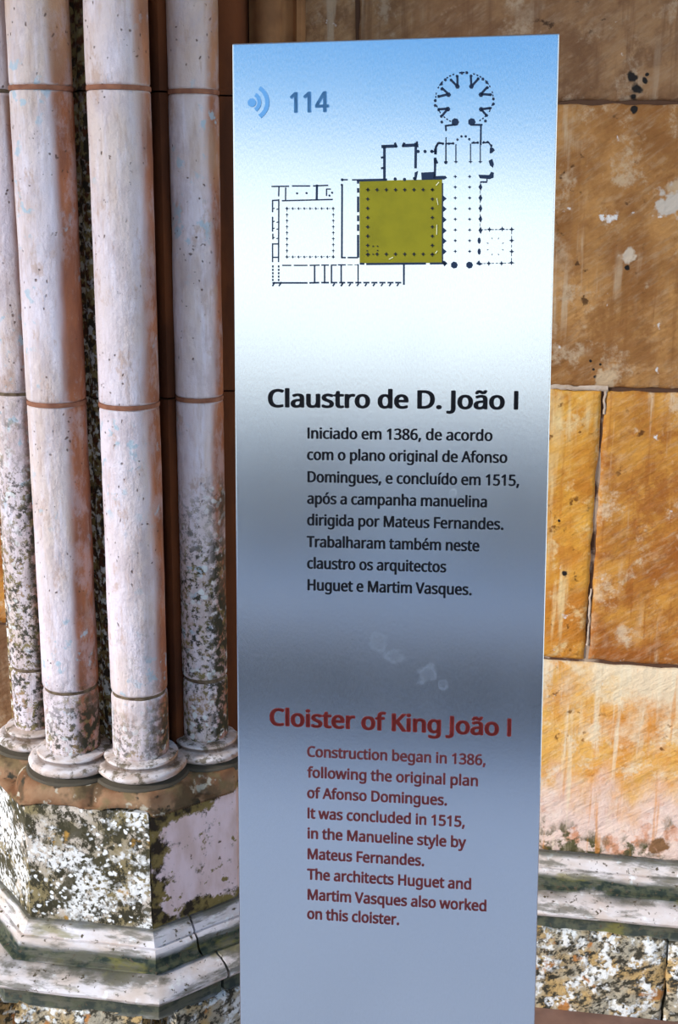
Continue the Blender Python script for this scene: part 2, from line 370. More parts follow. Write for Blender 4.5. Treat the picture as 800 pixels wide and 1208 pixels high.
def steel():
    n = NT('brushed_steel', .30, 1.0, .5)
    t = n.t.nodes.new('ShaderNodeTexCoord'); n.P = t.outputs['Object']
    g = n.noise((900, 900, 260), detail=3)
    col = n.mix(g, (.66, .70, .73), (.80, .84, .87))
    r = n.math('ADD', n.math('MULTIPLY', n.noise((500, 500, 200), detail=3), .05), .11)
    r = n.math('ADD', r, n.math('MULTIPLY', n.noise((9, 9, 3), detail=5), .05))
    x = n.t.nodes.new('ShaderNodeSeparateXYZ'); n.L(n.P, x.inputs[0]); n.X, n.Y, n.Z = x.outputs
    for (x_, z_, r_) in ((-.0087, 1.1754, .011), (.0072, 1.1616, .010), (.0397, 1.1426, .012), (.0546, 1.1364, .007), (-.0902, 1.2107, .004), (.0609, 1.3226, .004)):   # finger smudges
        n_ = n.mul(n.spot(x_, z_, r_, 1.1), n.inv(n.mul(n.spot(x_, z_, r_ * .7, .9), .6))); r = n.math('ADD', r, n.mul(n_, .05)); col = n.mix(n.mul(n_, .16), col, (.92, .94, .95))
    return n.done(col, ((g, .09, .0004),), r)
M_steel = steel()
def ink(name, c, rough=.45):
    n = NT(name, rough); return n.done(c)
M_black = ink('black_ink', (.012, .013, .018)); M_navy = ink('navy_ink', (.010, .025, .06))
M_red = ink('red_brown_ink', (.20, .025, .022)); M_red2 = ink('faded_red_ink', (.20, .05, .055)); M_blue = ink('blue_ink', (.12, .34, .64))
def yellow():
    n = NT('yellow_film', .38)
    return n.done(n.mix(n.noise(40, .35, .65), (.25, .225, .004), (.21, .19, .003)), ((n.noise(60), .1, .001),))
M_yellow = yellow(); M_scr = ink('bare_scratch', (.85, .84, .5))

# ------------------------------------------------------------------ the setting: rear wall of the gallery
WY = 2.28
wall = empty('wall_back', (0, WY, 0), kind='structure')
def wstone(x0, x1, z0, z1, m, seed, parent=wall, yf=WY, nm='stone', step=.02, **k):
    g = .0035
    return link(nm, rel(stone_face(x0 + g, x1 - g, z0 + g, z1 - g, yf, .12, seed=seed, step=step, **k), (0, WY, 0)), M_wall[m], parent)
rows = [  # z0, z1, joints in x, stones
 (.300, .713, [-2.6, -1.9, -1.25, -.62, -.05, .62, 1.3, 2.0, 2.7, 3.4], ['tan', 'amber', 'brown', 'gold', 'cream', 'cream', 'gold', 'amber', 'tan']),
 (.713, 1.240, [-2.6, -2.2, -1.5, -.95, -.45, .1385, .72, 1.25, 1.9, 2.6, 3.4], ['brown', 'tan', 'amber', 'tan', 'gold', 'amber', 'gold', 'tan', 'gold', 'amber']),
 (1.240, 1.734, [-2.6, -1.85, -1.3, -.70, -.18, .66, 1.4, 2.1, 2.7, 3.4], ['tan', 'amber', 'brown', 'tan', 'tan', 'amber', 'tan', 'gold', 'amber']),
 (1.734, 2.230, [-2.6, -2.1, -1.45, -.92, -.32, .78, 1.5, 2.3, 3.4], ['brown', 'tan', 'brown', 'brown', 'brown', 'tan', 'brown', 'tan']),
 (2.230, 2.750, [-2.6, -1.8, -1.1, -.40, .45, 1.1, 1.9, 2.6, 3.4], ['tan', 'brown', 'tan', 'brown', 'tan', 'amber', 'brown', 'tan']),
 (2.750, 3.300, [-2.6, -1.5, -.7, .1, .9, 1.7, 2.5, 3.4], ['brown', 'tan', 'brown', 'tan', 'brown', 'amber', 'tan'])]
sd = 0
for z0, z1, xs, ms in rows:
    for x0, x1, m in zip(xs, xs[1:], ms):
        sd += 1
        near = x1 > -.1 and x0 < .8 and z0 < 2.2
        wstone(x0, x1, z0, z1, m, sd, step=.012 if near else .05, rag=.004 if near else .002)
link('mortar', rel(box((-2.6, WY + .0075, .0), (3.4, WY + .30, 6.9)), (0, WY, 0)), M_mortar, wall)
link('upper_masonry', rel(box((-2.6, WY, 3.303), (3.4, WY + .29, 6.9)), (0, WY, 0)), M_wall['brown'], wall)
# mortar squeezed out of the joint at the corner where three stones meet
def mortar_smear(pts, w, nm='mortar_smear'):
    vs, fs = [], []
    for i, (x, z) in enumerate(pts):
        a = Vector(pts[max(0, i - 1)]); b = Vector(pts[min(len(pts) - 1, i + 1)]); d = (b - a).normalized(); nn = Vector((-d.y, d.x))
        for q, h in ((-1, .004), (-.5, .0016), (.5, .0016), (1, .004)):
            ww = w * (1 + noise.noise(Vector((x * 60, z * 60, q))) * .9) * .5
            vs.append((x + nn.x * ww * q, WY + h + .0005 * noise.noise(Vector((x * 90, z * 90, 3))), z + nn.y * ww * q))
        if i: a0 = (i - 1) * 4; fs += [(a0 + k, a0 + k + 1, a0 + k + 5, a0 + k + 4) for k in range(3)]
    return link(nm, rel(mesh('m', vs, fs, True), (0, WY, 0)), M_pale, wall)
M_pale = plain('mortar_pale', (.66, .54, .42), .9, col2=(.50, .36, .24), sc=60, bump=.6)
mortar_smear([(.02 + i * .006, 1.2405 + .0015 * noise.noise(Vector((i * .4, 0, 0)))) for i in range(22)], .010)
mortar_smear([(.142 + .002 * noise.noise(Vector((i * .5, 1, 0))), 1.236 - i * .006) for i in range(8)], .005)
mortar_smear([(.139 + .002 * noise.noise(Vector((i * .5, 4, 0))), .86 - i * .006) for i in range(20)], .0045)
# moulded base course and rough footing; profile measured outwards from the wall face
PROF = [(-.003, .3045), (.006, .3040), (.019, .2855), (.021, .2815), (.018, .2805), (.018, .2785), (.024, .2775), (.030, .272), (.032, .264), (.034, .256), (.039, .2505), (.047, .2480),
        (.048, .2455), (.045, .2430), (.050, .2410), (.062, .2395), (.076, .2350), (.086, .2275), (.090, .2190), (.087, .2120), (.080, .2085), (.073, .2065), (.069, .198), (.068, .185), (.070, .1765), (.073, .174)]
base = empty('baseboard_back', (0, WY, 0), kind='structure')
segs = [-.395, .62, 1.35, 2.1, 2.8, 3.4]
for i, (a, b) in enumerate(zip(segs, segs[1:])):
    link('moulded_stone', rel(sweep(PROF, [(a + .002, WY), (b - .002, WY)], seed=i * 3, amp=.0015), (0, WY, 0)), M_mould, base)
fx = [-.40, -.1, .325, .60, .98, 1.4, 1.8, 2.2, 2.7, 3.4]
for i, (a, b) in enumerate(zip(fx, fx[1:])):
    me = stone_face(a + .002, b - .002, -.03, .1765, WY - .080, .09, step=.012, amp=.010, edge=.006, seed=40 + i, rag=.005)
    link('footing_stone', rel(me, (0, WY, 0)), M_rough, base)

# ------------------------------------------------------------------ clustered pier
PX, PY = -.728, 2.167
pier = empty('clustered_pier', (PX, PY, 0), 'weathered stone pier of clustered round shafts on a lichen-covered polygonal base', 'pillar')
O = (PX, PY, 0)
oct_ = [(-.959, 2.2725), (-.959, 2.008), (-.842, 1.891), (-.614, 1.889), (-.489, 2.016), (-.489, 2.2725)]
# plinth blocks: left flank, front, right flank
def prism(poly, z0, z1, seed=0, amp=.003, step=.02, edge=.006, round_=.004):
    """vertical worn block from a closed plan polygon (counter-clockwise)"""
    pts = []; n = len(poly)
    for i in range(n):
        a = Vector(poly[i]); b = Vector(poly[(i + 1) % n]); k = max(1, int((b - a).length / step))
        for q in range(k): pts.append(a.lerp(b, q / k))
    cen = sum((Vector(p) for p in poly), Vector((0, 0))) / n
    zs = [z0, z0 + edge * .5, z0 + edge * 1.5]; k = max(2, int((z1 - z0) / step))
    zs += [z0 + (z1 - z0) * q / k for q in range(1, k)] + [z1 - edge * 1.5, z1 - edge * .5, z1]; zs = sorted(set(zs)); vs = []; fs = []
    for j, z in enumerate(zs):
        d = min(z - z0, z1 - z)
        for p in pts:
            o = (p - cen).normalized(); r = -edge * .8 * math.exp(-d / (edge * .5)) + noise.noise(Vector((p.x * 9, p.y * 9, z * 9 + seed))) * amp + noise.noise(Vector((p.x * 35, p.y * 35, z * 35 + seed))) * amp * .6
            vs.append((p.x + o.x * r, p.y + o.y * r, z))
    m = len(pts)
    for j in range(len(zs) - 1):
        for i in range(m): fs.append((j * m + i, j * m + (i + 1) % m, (j + 1) * m + (i + 1) % m, (j + 1) * m + i))
    fs.append(tuple(range(m))); fs.append(tuple(range((len(zs) - 1) * m, len(zs) * m)))
    me = mesh('prism', vs, fs, True); me.set_sharp_from_angle(angle=math.radians(35)); return me
BT = .530
tag(link('plinth_block', rel(prism([(-.959, 2.2725), (-.959, 2.008), (-.842, 1.891), (-.6145, 1.889), (-.6145, 2.2725)], .296, BT, 3), O), M_blockL, pier), 'plinth block speckled white, black and ochre with lichen')
tag(link('plinth_block', rel(prism([(-.6135, 2.2725), (-.6135, 1.8895), (-.489, 2.016), (-.489, 2.2725)], .296, BT, 8), O), M_blockR, pier), 'pinkish plinth block with black moss round its edges')
# moulded courses that wrap the plinth, split at the joints on the right face
def on(t): return tuple(Vector(oct_[3]).lerp(Vector(oct_[4]), t))
for i, path in enumerate([[oct_[0], oct_[1], oct_[2], oct_[3], on(.40)], [on(.425), oct_[4], oct_[5]]]):
    link('moulded_stone', rel(sweep(PROF[:14], path, seed=i * 7 + 2, amp=.0018, back=-.04), O), M_mould2, pier)
for i, path in enumerate([[oct_[0], oct_[1], oct_[2], oct_[3], on(.56)], [on(.59), oct_[4], oct_[5]]]):
    link('torus_stone', rel(sweep(PROF[13:], path, seed=i * 7 + 5, amp=.0018, back=-.04), O), M_mould2, pier)
for i, path in enumerate([[oct_[0], oct_[1], oct_[2]], [oct_[2], oct_[3]], [oct_[3], oct_[4], oct_[5]]]):
    fp = [(.074, .1755), (.080, .170), (.083, .15), (.084, .12), (.083, .09), (.085, .06), (.084, .03), (.086, 0), (.086, -.03)]
    link('footing_stone', rel(sweep(fp, path, step=.012, amp=.010, seed=i + 60, back=-.03), O), M_rough, pier)
link('core', rel(prism([(-.92, 2.26), (-.92, 2.03), (-.83, 1.93), (-.63, 1.93), (-.53, 2.03), (-.53, 2.26)], -.03, .295, step=.2, amp=0), O), M_mortar, pier)

# weathering: sloped top that rises in scallops to the shaft feet
SH = [(-.887, 2.066, .0405), (-.783, 1.986, .0492), (-.656, 1.987, .0500), (-.558, 2.073, .0410)]
NSX, NSY = 150, 120; vs = []; fs = []; ids = {}
def inside(x, y):     # signed distance inside the block outline (positive inside)
    d = 9
    for i in range(len(oct_) - 1):
        a = Vector(oct_[i]); b = Vector(oct_[i + 1]); t = (b - a).normalized(); nrm = Vector((-t.y, t.x)); d = min(d, (Vector((x, y)) - a).dot(nrm))
    return d
for j in range(NSY + 1):
    for i in range(NSX + 1):
        x = -.957 + .466 * i / NSX; y = 1.892 + .380 * j / NSY; d = inside(x, y)
        if d < -.006: continue
        q = max(d, 0)
        z = BT - .001 + min(q, .05) * .16
        for (sx, sy, r) in SH:
            e = math.hypot(x - sx, y - sy); R = r + .054
            t = max(0, min(1, (R - e) / .020)); z = max(z, BT - .001 + (.562 - BT) * math.sqrt(1 - (1 - t) ** 2) * min(1, q / .008))
        z += noise.noise(Vector((x * 30, y * 30, 2))) * .002
        if d < 0:
            z = BT - .004
        ids[(i, j)] = len(vs); vs.append((x, y, z))
for j in range(NSY):
    for i in range(NSX):
        k = [(i, j), (i + 1, j), (i + 1, j + 1), (i, j + 1)]
        if all(q in ids for q in k): fs.append(tuple(ids[q] for q in k))
# skirt below so the cap has thickness
w = link('weathering', rel(mesh('w', vs, fs, True), O), M_weather, pier)
mo = w.modifiers.new('thickness', 'SOLIDIFY'); mo.thickness = .006; mo.offset = 0

# shafts: ring base, four drums, joints of red mortar
JZ = [.600, .722, 1.236, 1.736, 2.26, 2.80, 3.30]
for k, (sx, sy, r) in enumerate(SH):
    sh = empty('shaft', (sx - PX, sy - PY, 0)); sh.parent = pier
    s = r / .05
    prof = [(r + .036, .555), (r + .037, .5655), (r + .034, .5685), (r + .027, .5690), (r + .0225, .5705), (r + .0235, .5725), (r + .0275, .5745), (r + .0315, .5785), (r + .0325, .5830), (r + .0305, .5870), (r + .0250, .5900),
            (r + .0175, .5905), (r + .0150, .5920), (r + .0135, .5945), (r + .0155, .5965), (r + .0165, .5990), (r + .0150, .6018), (r + .0105, .6035), (r + .004, .604), (r + .001, .6045), (r - .01, .6045)]
    link('ring_base', lathe(prof, 80, .0010, k), M_ring, sh)
    for i, (a, b) in enumerate(zip(JZ, JZ[1:])):
        g = .0028; nb = max(6, int((b - a) / .02))
        pr = [(r - .0035, a + g), (r - .0008, a + g + .0025), (r, a + g + .006)] + [(r, a + g + .006 + (b - a - 2 * g - .012) * q / nb) for q in range(1, nb)] + [(r, b - g - .006), (r - .0008, b - g - .0025), (r - .0035, b - g)]
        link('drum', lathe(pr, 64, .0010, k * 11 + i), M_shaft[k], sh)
        red = i >= 1 and k > 0
        jr = r + (.0004 if red else -.0035)
        link('mortar_joint', lathe([(jr - .012, b - g - .001), (jr, b - g - .0008), (jr + .0006, b), (jr, b + g + .0008), (jr - .012, b + g + .001)], 64, .0012, k * 5 + i), M_joint if red else M_jointd, sh)

# stepped core behind the shafts, with a hollow and a small roll either side of every shaft, then jamb mouldings to the wall
jamb = [(-1.02, 2.2725), (-.995, 2.20), (-.955, 2.165), (-.925, 2.15), (-.895, 2.125), (-.868, 2.095), (-.862, 2.075), (-.845, 2.062), (-.825, 2.052), (-.80, 2.050), (-.765, 2.052), (-.745, 2.043),
        (-.736, 2.028), (-.720, 2.020), (-.704, 2.028), (-.695, 2.043), (-.66, 2.055), (-.625, 2.058), (-.615, 2.046), (-.606, 2.044), (-.598, 2.052), (-.594, 2.070), (-.590, 2.095), (-.56, 2.13), (-.525, 2.145),
        (-.510, 2.150), (-.502, 2.165)]
core = []
for i in range(len(jamb) - 1): core.append(jamb[i]); core.append(((jamb[i][0] + jamb[i + 1][0]) / 2, (jamb[i][1] + jamb[i + 1][1]) / 2))
core.append(jamb[-1])
cpoly = jamb + [(-.500, 2.2725), (-1.02, 2.2725)]
czs = [BT - .01] + JZ[2:]
for a, b in zip(czs, czs[1:]):
    me = mesh('core', [(x, y, z) for z in (a + .0015, b - .0015) for x, y in cpoly], [(i, (i + 1) % len(cpoly), (i + 1) % len(cpoly) + len(cpoly), i + len(cpoly)) for i in range(len(cpoly))] + [tuple(range(len(cpoly))), tuple(range(len(cpoly), 2 * len(cpoly)))], True)
    me.set_sharp_from_angle(angle=math.radians(50))
    link('core_stone', rel(me, O), M_core, pier)
link('core', rel(box((-.99, 2.245, .3), (-.51, 2.2725, 3.3)), O), M_mortar, pier)
# jamb moulding beside the pier: hollow, roll, hollow, fillet
jb = empty('trim_1', (-.33, WY, 0), kind='structure')
jp = [(-.4985, 2.2795), (-.4985, 2.225), (-.492, 2.222), (-.484, 2.208), (-.475, 2.198), (-.463, 2.195), (-.451, 2.199), (-.443, 2.210), (-.441, 2.226), (-.444, 2.246), (-.440, 2.262), (-.430, 2.266), (-.424, 2.260), (-.421, 2.252), (-.413, 2.252), (-.410, 2.258), (-.410, 2.2795)]
M_jamb = plain('stone_jamb', (.36, .17, .065), .85, col2=(.22, .10, .04), sc=18)
for a, b in zip([.30] + JZ[2:], JZ[2:]):
    me = mesh('jamb', [(x, y, z) for z in (a + .001, b - .001) for x, y in jp], [(i, (i + 1) % len(jp), (i + 1) % len(jp) + len(jp), i + len(jp)) for i in range(len(jp))] + [tuple(range(len(jp))), tuple(range(len(jp), 2 * len(jp)))], True)
    me.set_sharp_from_angle(angle=math.radians(60))
    link('jamb_stone', rel(me, (-.33, WY, 0)), M_jamb, jb)

# ------------------------------------------------------------------ information stele
vd = nz((-34, 11300, F)); hd = nz((-10400, (-(34 * 10400) - F * F) / 11300, F))
U = M @ (-hd); V = M @ (-vd); NF = U.cross(V)            # NF: out of the printed face, towards the visitor
P0 = EYE + ray(460, 604) * 1.2
t0 = -P0.z / V.z; FOOT = P0 + V * t0 - U * .001
def uv(px, py):
    r = ray(px, py); k = (P0 - EYE).dot(NF) / r.dot(NF); p = EYE + r * k - FOOT
    return p.dot(U), p.dot(V)
sign = empty('information_stele', FOOT, 'tall brushed steel information panel with a floor plan and two texts, leaning slightly back', 'sign')
Yb = -NF
sign.rotation_mode = 'QUATERNION'
sign.rotation_quaternion = Matrix(((U.x, Yb.x, V.x), (U.y, Yb.y, V.y), (U.z, Yb.z, V.z))).to_quaternion()
ux0, vt = uv(274, 52); ux1, vt1 = uv(660, 38); vt = (vt + vt1) / 2
ux0 = (ux0 + uv(283, 1208)[0]) / 2; ux1 = (ux1 + uv(631, 1208)[0]) / 2
# folded sheet: front face with rounded folds, returns 22 mm deep, open back closed by a rear tray
me = box((ux0, 0, .004), (ux1, .022, vt), .0016, 3)
for p in me.polygons: p.use_smooth = False
link('panel', me, M_steel, sign)
me = box((ux0 + .012, .022, .03), (ux1 - .012, .034, vt - .03), .002, 2); link('rear_tray', me, M_steel, sign)
tilt = math.asin(abs(NF.z))
me = box((ux0 - .03, -.09, -.012), (ux1 + .03, .13, .0), .002, 2)
bp = link('base_plate', me, M_steel, sign)
bp.rotation_euler = (0, 0, 0); bp.rotation_mode = 'QUATERNION'; bp.rotation_quaternion = sign.rotation_quaternion.inverted() @ Matrix.Rotation(math.atan2(U.y, U.x), 3, 'Z').to_quaternion()
bp.location = sign.rotation_quaternion.inverted() @ Vector((0, 0, .011))
for sx in (ux0 - .012, ux1 + .012):
    for sy in (-.07, .11):
        link('anchor_bolt', lathe([(.007, 0), (.007, .004), (.004, .006), (.001, .0065)], 6), M_steel, bp, (sx, sy, 0))

